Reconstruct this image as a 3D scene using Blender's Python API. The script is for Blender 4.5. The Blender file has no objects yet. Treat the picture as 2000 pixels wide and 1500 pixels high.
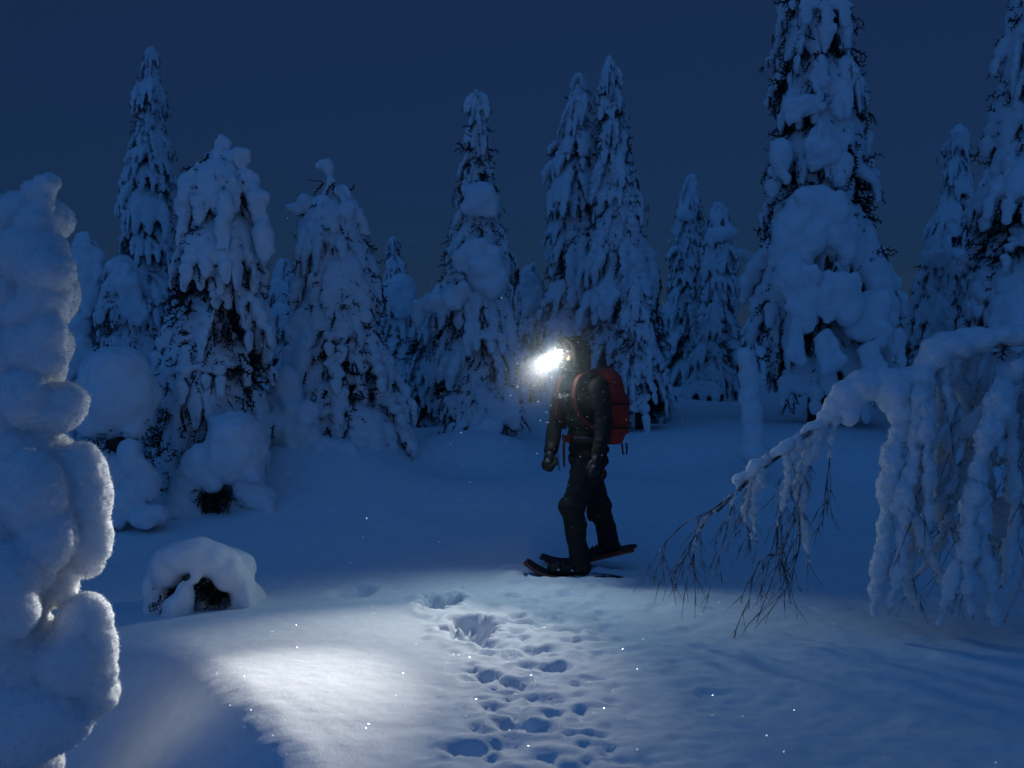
import bpy, bmesh, math, random
import numpy as np
from mathutils import Vector, Matrix, Euler

# ------------------------------------------------------------------ camera, world, light
SC = bpy.context.scene
COL = SC.collection
F = 2222.0            # focal length in photo pixels (2000 px wide)
CAMZ = 1.6
HOR = 700.0           # photo row of the horizon

cam_d = bpy.data.cameras.new('camera')
cam_d.sensor_width = 36.0
cam_d.lens = 36.0 * F / 2000.0
cam_d.shift_y = -(750.0 - HOR) / 2000.0
cam_d.clip_start = 0.05
cam_d.clip_end = 2000.0
cam_d.dof.use_dof = True
cam_d.dof.focus_distance = 8.6
cam_d.dof.aperture_fstop = 2.8
cam = bpy.data.objects.new('camera', cam_d)
COL.objects.link(cam)
cam.location = (0, 0, CAMZ)
cam.rotation_euler = (math.radians(90), 0, 0)
SC.camera = cam

SUN_EL, SUN_AZ = 4.0, 200.0
wd = bpy.data.worlds.new('World')
SC.world = wd
wd.use_nodes = True
nt = wd.node_tree
nt.nodes.clear()
sky = nt.nodes.new('ShaderNodeTexSky')
sky.sky_type = 'NISHITA'
sky.sun_disc = False
sky.sun_elevation = math.radians(SUN_EL)
sky.sun_rotation = math.radians(SUN_AZ)
sky.air_density = 1.0
sky.dust_density = 0.3
sky.ozone_density = 7.0
wb = nt.nodes.new('ShaderNodeMix')            # the camera's cool white balance
wb.data_type = 'RGBA'; wb.blend_type = 'MULTIPLY'
wb.inputs[0].default_value = 1.0
wb.inputs[7].default_value = (1.0, 0.85, 0.95, 1)
bg = nt.nodes.new('ShaderNodeBackground')
bg.inputs[1].default_value = 0.042
out = nt.nodes.new('ShaderNodeOutputWorld')
nt.links.new(sky.outputs[0], wb.inputs[6])
veil = nt.nodes.new('ShaderNodeMix')          # even twilight cloud veil over the whole sky
veil.data_type = 'RGBA'; veil.inputs[0].default_value = 0.70
veil.inputs[7].default_value = (0.27, 0.61, 1.66, 1)
nt.links.new(wb.outputs[2], veil.inputs[6])
nt.links.new(veil.outputs[2], bg.inputs[0])
nt.links.new(bg.outputs[0], out.inputs[0])

sun_d = bpy.data.lights.new('sun', 'SUN')      # twilight glow after sunset
sun_d.energy = 0.42
sun_d.angle = math.radians(110)
sun_d.color = (0.030, 0.29, 1.0)
sun = bpy.data.objects.new('sun', sun_d)
COL.objects.link(sun)
sun.rotation_euler = (math.radians(38), 0, math.radians(-22))

SC.view_settings.view_transform = 'Standard'
SC.view_settings.look = 'None'
SC.view_settings.exposure = 0.0
SC.view_settings.gamma = 1.0
SC.view_settings.use_curve_mapping = False
SC.cycles.use_denoising = True
SC.cycles.max_bounces = 4
SC.cycles.diffuse_bounces = 2
SC.cycles.volume_bounces = 1
SC.cycles.sample_clamp_indirect = 4.0
SC.cycles.volume_step_rate = 1.0

# ------------------------------------------------------------------ helpers
def P(px, py, d):
    """a point d metres in front of the camera's start, given on the photo plan"""
    return np.array([(px - 1000.0) * d / F, d, CAMZ - (py - HOR) * d / F])

def _hash(ix, iy, iz, seed):
    h = (ix * 374761393 + iy * 668265263 + iz * 2147483647 + seed * 974634777) & 0xFFFFFFFF
    h = ((h ^ (h >> 13)) * 1274126177) & 0xFFFFFFFF
    h = (h ^ (h >> 16)) & 0xFFFFFFFF
    return h.astype(np.float64) / 4294967295.0

def vnoise(p, seed=0):
    p = np.asarray(p, dtype=np.float64)
    i = np.floor(p).astype(np.int64)
    f = p - i
    u = f * f * f * (f * (f * 6 - 15) + 10)
    r = 0
    for dx in (0, 1):
        wx = u[:, 0] if dx else 1 - u[:, 0]
        for dy in (0, 1):
            wy = u[:, 1] if dy else 1 - u[:, 1]
            for dz in (0, 1):
                wz = u[:, 2] if dz else 1 - u[:, 2]
                r = r + wx * wy * wz * _hash(i[:, 0] + dx, i[:, 1] + dy, i[:, 2] + dz, seed)
    return r * 2 - 1

def fbm(p, seed=0, octv=3, gain=0.5):
    a, s, t = 1.0, 0.0, 0.0
    p = np.asarray(p, dtype=np.float64)
    for k in range(octv):
        s = s + a * vnoise(p * (2.0 ** k) + 17.3 * k, seed + k)
        t += a
        a *= gain
    return s / t

def noise2(x, y, scale, seed, octv=3):
    x = np.asarray(x, dtype=np.float64); y = np.asarray(y, dtype=np.float64)
    sh = x.shape
    p = np.stack([x.ravel() / scale, y.ravel() / scale, np.full(x.size, 0.37 + seed)], 1)
    return fbm(p, seed, octv).reshape(sh)

def sstep(a, b, x):
    t = np.clip((np.asarray(x, dtype=np.float64) - a) / (b - a), 0, 1)
    return t * t * (3 - 2 * t)

def mesh_from(name, verts, faces, smooth=True):
    me = bpy.data.meshes.new(name)
    verts = np.asarray(verts, dtype=np.float32)
    if isinstance(faces, np.ndarray):
        n, k = faces.shape
        me.vertices.add(len(verts))
        me.vertices.foreach_set('co', verts.ravel())
        me.loops.add(n * k)
        me.loops.foreach_set('vertex_index', faces.ravel().astype(np.int32))
        me.polygons.add(n)
        me.polygons.foreach_set('loop_start', np.arange(0, n * k, k, dtype=np.int32))
        me.update(calc_edges=True)
    else:
        me.from_pydata([tuple(v) for v in verts], [], faces)
        me.update()
    me.polygons.foreach_set('use_smooth', np.full(len(me.polygons), smooth))
    return me

LATE = []           # linked at the very end, so that the fusing steps stay quick
def obj(name, me, mat=None, parent=None):
    o = bpy.data.objects.new(name, me)
    LATE.append(o)
    if mat is not None and len(me.materials) == 0:
        me.materials.append(mat)
    if parent is not None:
        o.parent = parent
    return o

def tag(o, label, cat=None, group=None, kind=None):
    o['label'] = label
    if cat: o['category'] = cat
    if group: o['group'] = group
    if kind: o['kind'] = kind
    return o

def thing(name, loc, label, cat, group=None, rotz=0.0):
    o = bpy.data.objects.new(name, None)
    o.empty_display_size = 0.1
    LATE.append(o)
    o.location = tuple(loc)
    o.rotation_euler = (0, 0, rotz)
    return tag(o, label, cat, group)

# icosphere template
_bm = bmesh.new(); bmesh.ops.create_icosphere(_bm, subdivisions=3, radius=1.0)
ICO_V = np.array([v.co[:] for v in _bm.verts]); ICO_F = np.array([[v.index for v in f.verts] for f in _bm.faces]); _bm.free()
_bm = bmesh.new(); bmesh.ops.create_icosphere(_bm, subdivisions=2, radius=1.0)
IC2_V = np.array([v.co[:] for v in _bm.verts]); IC2_F = np.array([[v.index for v in f.verts] for f in _bm.faces]); _bm.free()

class Blobs:
    def __init__(self):
        self.V, self.Fc, self.n = [], [], 0
    def add(self, c, r, rot=None, fine=True):
        tv, tf = (ICO_V, ICO_F) if fine else (IC2_V, IC2_F)
        r = np.array([r] * 3 if np.isscalar(r) else r, dtype=np.float64)
        v = tv * r
        if rot is not None:
            v = v @ np.array(Euler(rot).to_matrix()).T
        self.V.append(v + np.asarray(c)); self.Fc.append(tf + self.n); self.n += len(tv)
        return self
    def chain(self, pts, rad, fine=False, step=0.5):
        """spheres strung along a polyline"""
        for k in range(len(pts) - 1):
            a, b = np.asarray(pts[k], float), np.asarray(pts[k + 1], float)
            ra, rb = rad[k], rad[k + 1]
            n = max(2, int(np.linalg.norm(b - a) / (max(min(ra, rb), 1e-3) * step)) + 1)
            for t in np.linspace(0, 1, n):
                self.add(a + (b - a) * t, ra + (rb - ra) * t, fine=fine)
        return self
    def box(self, c, h, rot=None):
        v = np.array([[x, y, z] for x in (-1, 1) for y in (-1, 1) for z in (-1, 1)], float) * np.array(h)
        if rot is not None:
            v = v @ np.array(Euler(rot).to_matrix()).T
        f = np.array([[0, 1, 3], [0, 3, 2], [4, 6, 7], [4, 7, 5], [0, 4, 5], [0, 5, 1], [2, 3, 7], [2, 7, 6], [0, 2, 6], [0, 6, 4], [1, 5, 7], [1, 7, 3]])
        self.V.append(v + np.asarray(c)); self.Fc.append(f + self.n); self.n += 8
        return self
    def arrays(self):
        return np.concatenate(self.V), np.concatenate(self.Fc)

def fuse(name, blobs, voxel, smooth=4, disp=(), seed=0, origin=(0, 0, 0)):
    """union of the blobs as one continuous surface, then noise relief"""
    v, f = blobs.arrays()
    v = v - np.asarray(origin)
    me = mesh_from(name + '_raw', v, f)
    o = bpy.data.objects.new('fuse_work', me)
    COL.objects.link(o)
    m = o.modifiers.new('r', 'REMESH'); m.mode = 'VOXEL'; m.voxel_size = voxel; m.adaptivity = 0
    if smooth:
        s = o.modifiers.new('s', 'SMOOTH'); s.factor = 0.5; s.iterations = smooth
    dg = bpy.context.evaluated_depsgraph_get()
    res = bpy.data.meshes.new_from_object(o.evaluated_get(dg))
    bpy.data.objects.remove(o); bpy.data.meshes.remove(me)
    res.name = name
    if disp:
        n = len(res.vertices)
        co = np.empty(n * 3, np.float32); res.vertices.foreach_get('co', co); co = co.reshape(-1, 3).astype(np.float64)
        no = np.empty(n * 3, np.float32); res.vertex_normals.foreach_get('vector', no); no = no.reshape(-1, 3)
        d = np.zeros(n)
        for k, (amp, scale) in enumerate(disp):
            d += amp * fbm(co / scale + 31.7 * (seed + 1), seed + 5 * k, 2)
        co = co + no * d[:, None]
        res.vertices.foreach_set('co', co.astype(np.float32).ravel())
        res.update()
    res.polygons.foreach_set('use_smooth', np.ones(len(res.polygons), dtype=bool))
    return res

def tube_arrays(pts, rad, seg=6):
    pts = [Vector(p) for p in pts]
    V, Fc = [], []
    n = len(pts)
    up = Vector((0.13, 0.21, 0.97))
    for i, p in enumerate(pts):
        t = (pts[min(i + 1, n - 1)] - pts[max(i - 1, 0)]).normalized()
        a = t.cross(up)
        if a.length < 1e-3: a = t.cross(Vector((1, 0, 0)))
        a.normalize(); b = t.cross(a)
        r = rad[i] if not np.isscalar(rad) else rad
        for k in range(seg):
            an = 2 * math.pi * k / seg
            V.append(p + a * (r * math.cos(an)) + b * (r * math.sin(an)))
    for i in range(n - 1):
        for k in range(seg):
            k2 = (k + 1) % seg
            Fc.append((i * seg + k, i * seg + k2, (i + 1) * seg + k2, (i + 1) * seg + k))
    Fc.append(tuple(range(seg - 1, -1, -1)))
    Fc.append(tuple(range((n - 1) * seg, n * seg)))
    return V, Fc

class MB:
    """collects plain geometry for ONE mesh"""
    def __init__(self): self.V, self.Fc = [], []
    def put(self, V, Fc):
        n = len(self.V); self.V += [tuple(v) for v in V]; self.Fc += [tuple(i + n for i in f) for f in Fc]; return self
    def tube(self, pts, rad, seg=6): return self.put(*tube_arrays(pts, rad, seg))
    def build(self, name, mat, parent=None, smooth=True, origin=None):
        V = self.V
        if origin is not None: V = [(v[0] - origin[0], v[1] - origin[1], v[2] - origin[2]) for v in V]
        return obj(name, mesh_from(name, V, self.Fc, smooth), mat, parent)

def smooth_line(pts, n=8):
    """Catmull-Rom through the given points"""
    p = [np.asarray(q, float) for q in pts]
    p = [2 * p[0] - p[1]] + p + [2 * p[-1] - p[-2]]
    res = []
    for i in range(1, len(p) - 2):
        for t in np.linspace(0, 1, n, endpoint=False):
            a, b, c, d = p[i - 1], p[i], p[i + 1], p[i + 2]
            res.append(0.5 * (2 * b + (c - a) * t + (2 * a - 5 * b + 4 * c - d) * t ** 2 + (3 * b - a - 3 * c + d) * t ** 3))
    res.append(p[-2])
    return res

def loft(sections, seg=24, cap=True):
    """sections: (centre, u, v, a, b, exponent)"""
    V, Fc = [], []
    for (c, u, v, a, b, e) in sections:
        c, u, v = np.asarray(c, float), np.asarray(u, float), np.asarray(v, float)
        for k in range(seg):
            t = 2 * math.pi * k / seg
            cs, sn = math.cos(t), math.sin(t)
            x = math.copysign(abs(cs) ** (2.0 / e), cs) * a
            y = math.copysign(abs(sn) ** (2.0 / e), sn) * b
            V.append(c + u * x + v * y)
    for i in range(len(sections) - 1):
        for k in range(seg):
            k2 = (k + 1) % seg
            Fc.append((i * seg + k, i * seg + k2, (i + 1) * seg + k2, (i + 1) * seg + k))
    if cap:
        Fc.append(tuple(range(seg - 1, -1, -1)))
        n = len(sections)
        Fc.append(tuple(range((n - 1) * seg, n * seg)))
    return V, Fc

# ------------------------------------------------------------------ materials
def mat_new(name):
    m = bpy.data.materials.new(name); m.use_nodes = True
    return m, m.node_tree, m.node_tree.nodes['Principled BSDF']

def noise_node(nt, scale, detail=4, rough=0.6):
    tc = nt.nodes.new('ShaderNodeTexCoord'); n = nt.nodes.new('ShaderNodeTexNoise')
    n.inputs['Scale'].default_value = scale; n.inputs['Detail'].default_value = detail; n.inputs['Roughness'].default_value = rough
    nt.links.new(tc.outputs['Object'], n.inputs['Vector'])
    return n

def snow_mat(name, scale1, str1, scale2, str2):
    m, nt, b = mat_new(name)
    n1 = noise_node(nt, scale1, 6, 0.65); n2 = noise_node(nt, scale2, 3, 0.7)
    bp1 = nt.nodes.new('ShaderNodeBump'); bp1.inputs['Strength'].default_value = str1; bp1.inputs['Distance'].default_value = 0.02
    bp2 = nt.nodes.new('ShaderNodeBump'); bp2.inputs['Strength'].default_value = str2; bp2.inputs['Distance'].default_value = 0.006
    nt.links.new(n1.outputs[0], bp1.inputs['Height']); nt.links.new(n2.outputs[0], bp2.inputs['Height'])
    nt.links.new(bp1.outputs[0], bp2.inputs['Normal']); nt.links.new(bp2.outputs[0], b.inputs['Normal'])
    rp = nt.nodes.new('ShaderNodeValToRGB')
    rp.color_ramp.elements[0].color = (0.80, 0.82, 0.84, 1); rp.color_ramp.elements[1].color = (0.90, 0.91, 0.92, 1)
    rp.color_ramp.elements[0].position = 0.3; rp.color_ramp.elements[1].position = 0.7
    nt.links.new(n1.outputs[0], rp.inputs[0]); nt.links.new(rp.outputs[0], b.inputs['Base Color'])
    b.inputs['Roughness'].default_value = 0.75
    b.inputs['Specular IOR Level'].default_value = 0.25
    return m

def plain(name, col, rough=0.7, bump=0.0, scale=60.0, var=0.25, spec=0.4, metal=0.0):
    m, nt, b = mat_new(name)
    n = noise_node(nt, scale, 5, 0.6)
    rp = nt.nodes.new('ShaderNodeValToRGB')
    rp.color_ramp.elements[0].color = tuple(c * (1 - var) for c in col) + (1,)
    rp.color_ramp.elements[1].color = tuple(min(1, c * (1 + var)) for c in col) + (1,)
    rp.color_ramp.elements[0].position = 0.3; rp.color_ramp.elements[1].position = 0.7
    nt.links.new(n.outputs[0], rp.inputs[0]); nt.links.new(rp.outputs[0], b.inputs['Base Color'])
    b.inputs['Roughness'].default_value = rough; b.inputs['Specular IOR Level'].default_value = spec; b.inputs['Metallic'].default_value = metal
    if bump:
        bp = nt.nodes.new('ShaderNodeBump'); bp.inputs['Strength'].default_value = bump; bp.inputs['Distance'].default_value = 0.01
        nt.links.new(n.outputs[0], bp.inputs['Height']); nt.links.new(bp.outputs[0], b.inputs['Normal'])
    return m

M_GROUND = snow_mat('ground_snow', 9.0, 0.35, 160.0, 0.45)
M_TSNOW = snow_mat('tree_snow', 7.0, 0.5, 60.0, 0.35)
M_RIME = snow_mat('rime_snow', 22.0, 0.6, 130.0, 0.5)
_b = M_RIME.node_tree.nodes['Principled BSDF']; _b.inputs['Subsurface Weight'].default_value = 0.6; _b.inputs['Subsurface Radius'].default_value = (1.0, 1.0, 1.0); _b.inputs['Subsurface Scale'].default_value = 0.07
M_BARK = plain('bark', (0.07, 0.05, 0.04), 0.9, 0.6, 40)
M_TWIG = plain('birch_twig', (0.060, 0.036, 0.030), 0.75, 0.3, 16)
_r = [n for n in M_TWIG.node_tree.nodes if n.type == 'VALTORGB'][0].color_ramp     # patches of hoar frost on the bark
_r.elements[0].color = (0.050, 0.030, 0.025, 1); _r.elements[1].color = (0.55, 0.56, 0.58, 1); _r.elements[0].position = 0.46; _r.elements[1].position = 0.66

def needle_mat():
    m, nt, b = mat_new('spruce_needles')
    n = noise_node(nt, 9.0, 4, 0.7)
    rp = nt.nodes.new('ShaderNodeValToRGB')
    rp.color_ramp.elements[0].color = (0.024, 0.016, 0.013, 1)
    rp.color_ramp.elements[1].color = (0.26, 0.27, 0.28, 1)      # hoar frost on some twigs
    e = rp.color_ramp.elements.new(0.54); e.color = (0.036, 0.024, 0.019, 1)
    rp.color_ramp.elements[0].position = 0.3; rp.color_ramp.elements[2].position = 0.72
    nt.links.new(n.outputs[0], rp.inputs[0]); nt.links.new(rp.outputs[0], b.inputs['Base Color'])
    b.inputs['Roughness'].default_value = 0.85; b.inputs['Specular IOR Level'].default_value = 0.1
    return m
M_NEEDLE = needle_mat()

# ------------------------------------------------------------------ ground
PITS = [  # photo column, row, half width m, half length m, depth m
    (690, 1146, 0.16, 0.30, 0.10), (860, 1180, 0.13, 0.28, 0.22), (925, 1232, 0.15, 0.24, 0.20),
    (950, 1327, 0.09, 0.13, 0.10), (1035, 1280, 0.06, 0.14, 0.08), (1000, 1340, 0.10, 0.10, 0.08), (1060, 1375, 0.12, 0.14, 0.07),
    (920, 1472, 0.13, 0.08, 0.08), (1000, 1425, 0.11, 0.12, 0.08), (1050, 1430, 0.10, 0.10, 0.07), (960, 1385, 0.09, 0.09, 0.06),
    (1110, 1262, 0.10, 0.06, 0.05), (1150, 1260, 0.08, 0.06, 0.05), (985, 1165, 0.04, 0.10, 0.06), (1008, 1240, 0.06, 0.10, 0.06),
    (1150, 1335, 0.10, 0.05, 0.04), (1010, 1210, 0.05, 0.08, 0.05),
]
PW = []
for (px, py, a, b, dp) in PITS:
    d = F * CAMZ / (py - HOR)
    PW.append(((px - 1000) * d / F, d, a * (1.0 if py < 1240 else 0.8), b * (1.0 if py < 1240 else 0.8), dp * (0.7 if py < 1240 else 0.42)))

def ground_base(x, y):
    z = 1.0 * sstep(9.3, 21.0, y) + 0.012 * np.maximum(y - 21, 0)
    z = z + 0.42 * np.exp(-(((x + 2.4) / 2.0) ** 2 + ((y - 12.8) / 1.5) ** 2))          # rise before the giraffe-topped tree
    z = z + 0.30 * np.exp(-(((x - 3.4) / 3.0) ** 2 + ((y - 14.5) / 2.4) ** 2))
    z = z + 0.07 * np.exp(-(((x + 1.25) / 0.65) ** 2 + ((y - 5.15) / 0.9) ** 2))          # gentle swell where the light falls
    z = z + 0.26 * np.exp(-(((x + 2.1) / 1.3) ** 2 + ((y - 12.2) / 1.1) ** 2)) + 0.26 * np.exp(-(((x + 0.35) / 0.7) ** 2 + ((y - 13.6) / 0.8) ** 2))
    z = z - 0.28 * np.exp(-(((x + 0.75) / 0.7) ** 2 + ((y - 12.6) / 0.7) ** 2))          # tree well
    z = z - 0.18 * np.exp(-(((x - 1.6) / 0.9) ** 2 + ((y - 13.4) / 0.6) ** 2))
    # ridge whose far side falls away to the left
    s = -(x + 0.62) * 0.925 + (y - 8.0) * 0.38
    z = z - 0.08 * sstep(0.0, 1.8, s) * sstep(10.5, 8.6, y)
    # crest at lower left, snow drops away beyond it
    s2 = -(x + 1.12) * 0.88 - (y - 4.95) * 0.47
    z = z - 0.86 * sstep(-0.12, 1.05, s2) * sstep(7.1, 6.0, y)
    z = z + 0.05 * noise2(x, y, 1.7, 3, 2) * sstep(3.0, 6.0, y)
    z = z + 0.19 * noise2(x, y, 2.8, 5, 3) * sstep(8.8, 13.0, y)
    z = z + 0.03 * noise2(x, y, 0.9, 7, 3) * sstep(8.8, 11.0, y)
    return z

def trail_c(y):
    return 0.02 + 0.06 * (y - 4.4) * 0.75 + 0.05 * np.sin(y * 1.9)

def ground(x, y):
    x = np.asarray(x, float); y = np.asarray(y, float)
    z = ground_base(x, y)
    for (cx, cy, a, b, dp) in PW:
        q = ((x - cx) / a) ** 2 + ((y - cy) / b) ** 2
        near = q < 9
        if near.any():
            xn, yn = x[near], y[near]
            r = np.sqrt(q[near]) + 0.55 * noise2(xn, yn, 0.10, 11, 3) + 0.25 * noise2(xn, yn, 0.035, 12, 2)
            z[near] += -dp * sstep(1.2, 0.5, r) * (1 + 0.35 * noise2(xn, yn, 0.06, 13, 2)) + dp * 0.14 * np.exp(-((r - 1.35) / 0.28) ** 2)
    for (cx, cy) in ((0.47, 8.40), (0.66, 8.74)):          # snow pressed up round the snowshoes
        r = np.sqrt(((x - cx) / 0.44) ** 2 + ((y - cy) / 0.15) ** 2)
        z = z + (0.022 + 0.012 * noise2(x, y, 0.08, 61, 2)) * np.exp(-((r - 1.12) / 0.22) ** 2)
    # trodden trail: small crumbs and dents
    m = np.exp(-((x - 0.06 - trail_c(y)) / 0.42) ** 4) * sstep(9.4, 8.6, y) * sstep(2.5, 4.0, y)
    c = noise2(x, y, 0.11, 21, 3)
    c2 = noise2(x, y, 0.20, 33, 2)
    c3 = noise2(x, y, 0.075, 35, 2)
    z = z + m * (0.026 * c - 0.036 * sstep(0.12, 0.45, c2) - 0.022 * sstep(0.20, 0.48, c3) + 0.010)
    # wind-packed, lightly pocked snow to the right of the trail
    mr = sstep(0.1, 0.8, x - trail_c(y)) * sstep(9.6, 8.2, y)
    z = z + mr * (0.022 * noise2(x, y, 0.35, 41, 3) + 0.014 * noise2(x, y, 0.11, 43, 3) - 0.020 * sstep(0.2, 0.5, noise2(x, y, 0.16, 45, 2)) * sstep(1.6, 0.5, x - trail_c(y)))
    ml = sstep(0.1, 0.8, trail_c(y) - x) * sstep(9.6, 7.6, y)
    z = z + ml * (0.006 * noise2(x, y, 0.16, 47, 3) * sstep(6.5, 4.6, y) + 0.003 * noise2(x, y, 0.07, 49, 2))
    return z

def gz(x, y):
    return float(ground(np.array([x]), np.array([y]))[0])

def axis(lo, hi, step, far_lo, far_hi, g):
    a = list(np.arange(lo, hi + 1e-6, step))
    s = step; v = hi
    while v < far_hi:
        s *= g; v += s; a.append(v)
    s = step; v = lo; b = []
    while v > far_lo:
        s *= g; v -= s; b.append(v)
    return np.array(b[::-1] + a)

gx = axis(-3.2, 3.6, 0.022, -420, 420, 1.10)
gy = axis(3.9, 9.6, 0.022, -60, 600, 1.07)
GX, GY = np.meshgrid(gx, gy)
GZ = ground(GX, GY)
nx, ny = len(gx), len(gy)
idx = np.arange(nx * ny).reshape(ny, nx)
quads = np.stack([idx[:-1, :-1].ravel(), idx[:-1, 1:].ravel(), idx[1:, 1:].ravel(), idx[1:, :-1].ravel()], 1)
g_o = obj('ground', mesh_from('ground', np.stack([GX.ravel(), GY.ravel(), GZ.ravel()], 1), quads), M_GROUND)
tag(g_o, 'deep blue-white snow ground with trodden snowshoe trail', kind='structure')

def spray(V, Fc, rng, p, v, L, w, side=8):
    """a needled twig: thin stem with short needles along it"""
    v = np.asarray(v, float); v = v / np.linalg.norm(v)
    r3 = np.array([rng.uniform(-1, 1), rng.uniform(-1, 1), rng.uniform(-1, 1)])
    sd = np.cross(v, r3); sd /= (np.linalg.norm(sd) + 1e-9)
    n = len(V)
    V.extend([p - sd * w, p + sd * w, p + v * L]); Fc.append((n, n + 1, n + 2))
    for j in range(side):
        q = p + v * L * (0.06 + 0.86 * j / side)
        s2 = sd if j % 2 else -sd
        l2 = L * rng.uniform(.12, .24); n = len(V)
        V.extend([q - v * w * .9, q + v * w * .9, q + (v * rng.uniform(.3, .9) + s2) * l2]); Fc.append((n, n + 1, n + 2))

# ------------------------------------------------------------------ bough templates (snow pad + needles under it)
def bough_template(k, soft):
    rng = random.Random(100 + k)
    b = Blobs(); tw = []
    drop = rng.uniform(0.55, 1.0)
    def path(t, yaw=0.0):
        x = t ** 0.85 * 0.90
        return np.array([x * math.cos(yaw), x * math.sin(yaw), 0.10 * t - drop * t ** 2.3])
    nf = rng.choice([1, 2, 2, 3, 3])
    yaws = [rng.uniform(-0.08, 0.08)] if nf == 1 else [(-0.30 + 0.60 * j / (nf - 1)) * rng.uniform(0.7, 1.2) for j in range(nf)]
    # main pad
    for t in np.linspace(0.25, 0.86, 7):
        w = (0.07 + 0.13 * math.sin(math.pi * min(1, t ** 0.9))) * (1.15 if soft else 1.0)
        b.add(path(t) + [0, rng.uniform(-.02, .02), 0.02], (w * 0.95, w * rng.uniform(0.9, 1.15), w * 0.75), (0, 0.5 * t + 0.2, 0))
    for yw in yaws:
        e = rng.uniform(0.86, 1.04)
        for t in np.linspace(0.55, e, 5):
            w = (0.115 if soft else 0.095) * rng.uniform(0.85, 1.2) * (1.0 if t < e - 0.05 else 0.8)
            p = path(t, yw); b.add(p, (w * 0.9, w, w * 1.25), (0, 0.5, yw))
        # hanging fingertip
        p = path(e, yw); L = rng.uniform(0.05, 0.22)
        for q in np.linspace(0, 1, 3):
            b.add(p + [0.02 * q, 0, -L * q], (0.075 - 0.02 * q, 0.08 - 0.02 * q, 0.09))
        for _ in range(3):
            t = rng.uniform(0.5, 0.95); p = path(t, yw)
            w = rng.uniform(0.035, 0.07)
            b.add(p + [rng.uniform(-.03, .05), rng.uniform(-.11, .11), rng.uniform(-0.02, .07)], w)
    me = fuse('snow_pad', b, 0.026, 3, ((0.018, 0.16), (0.010, 0.06)), k)
    me.materials.append(M_TSNOW)
    # needles: twigs hang below and beside the pad
    V, Fc = [], []
    for _ in range(52):
        yw = rng.choice(yaws) + rng.uniform(-0.20, 0.20)
        t = rng.uniform(0.35, 1.0); p = path(t, yw) - np.array([0, 0, 0.02])
        spray(V, Fc, rng, p, np.array([rng.uniform(-0.2, 0.35), rng.uniform(-0.5, 0.5), -1.0]), rng.uniform(0.14, 0.26), 0.014)
    for _ in range(4):
        yw = rng.choice(yaws); p = path(rng.uniform(0.8, 1.0), yw)
        spray(V, Fc, rng, p, np.array([0.6, rng.uniform(-.6, .6), rng.uniform(-.7, .0)]), rng.uniform(0.08, 0.15), 0.010)
    mn = mesh_from('needles', V, Fc, False); mn.materials.append(M_NEEDLE)
    return me, mn

T_HARD = [bough_template(k, False) for k in range(10)]
T_SOFT = [bough_template(k + 50, True) for k in range(6)]

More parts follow.
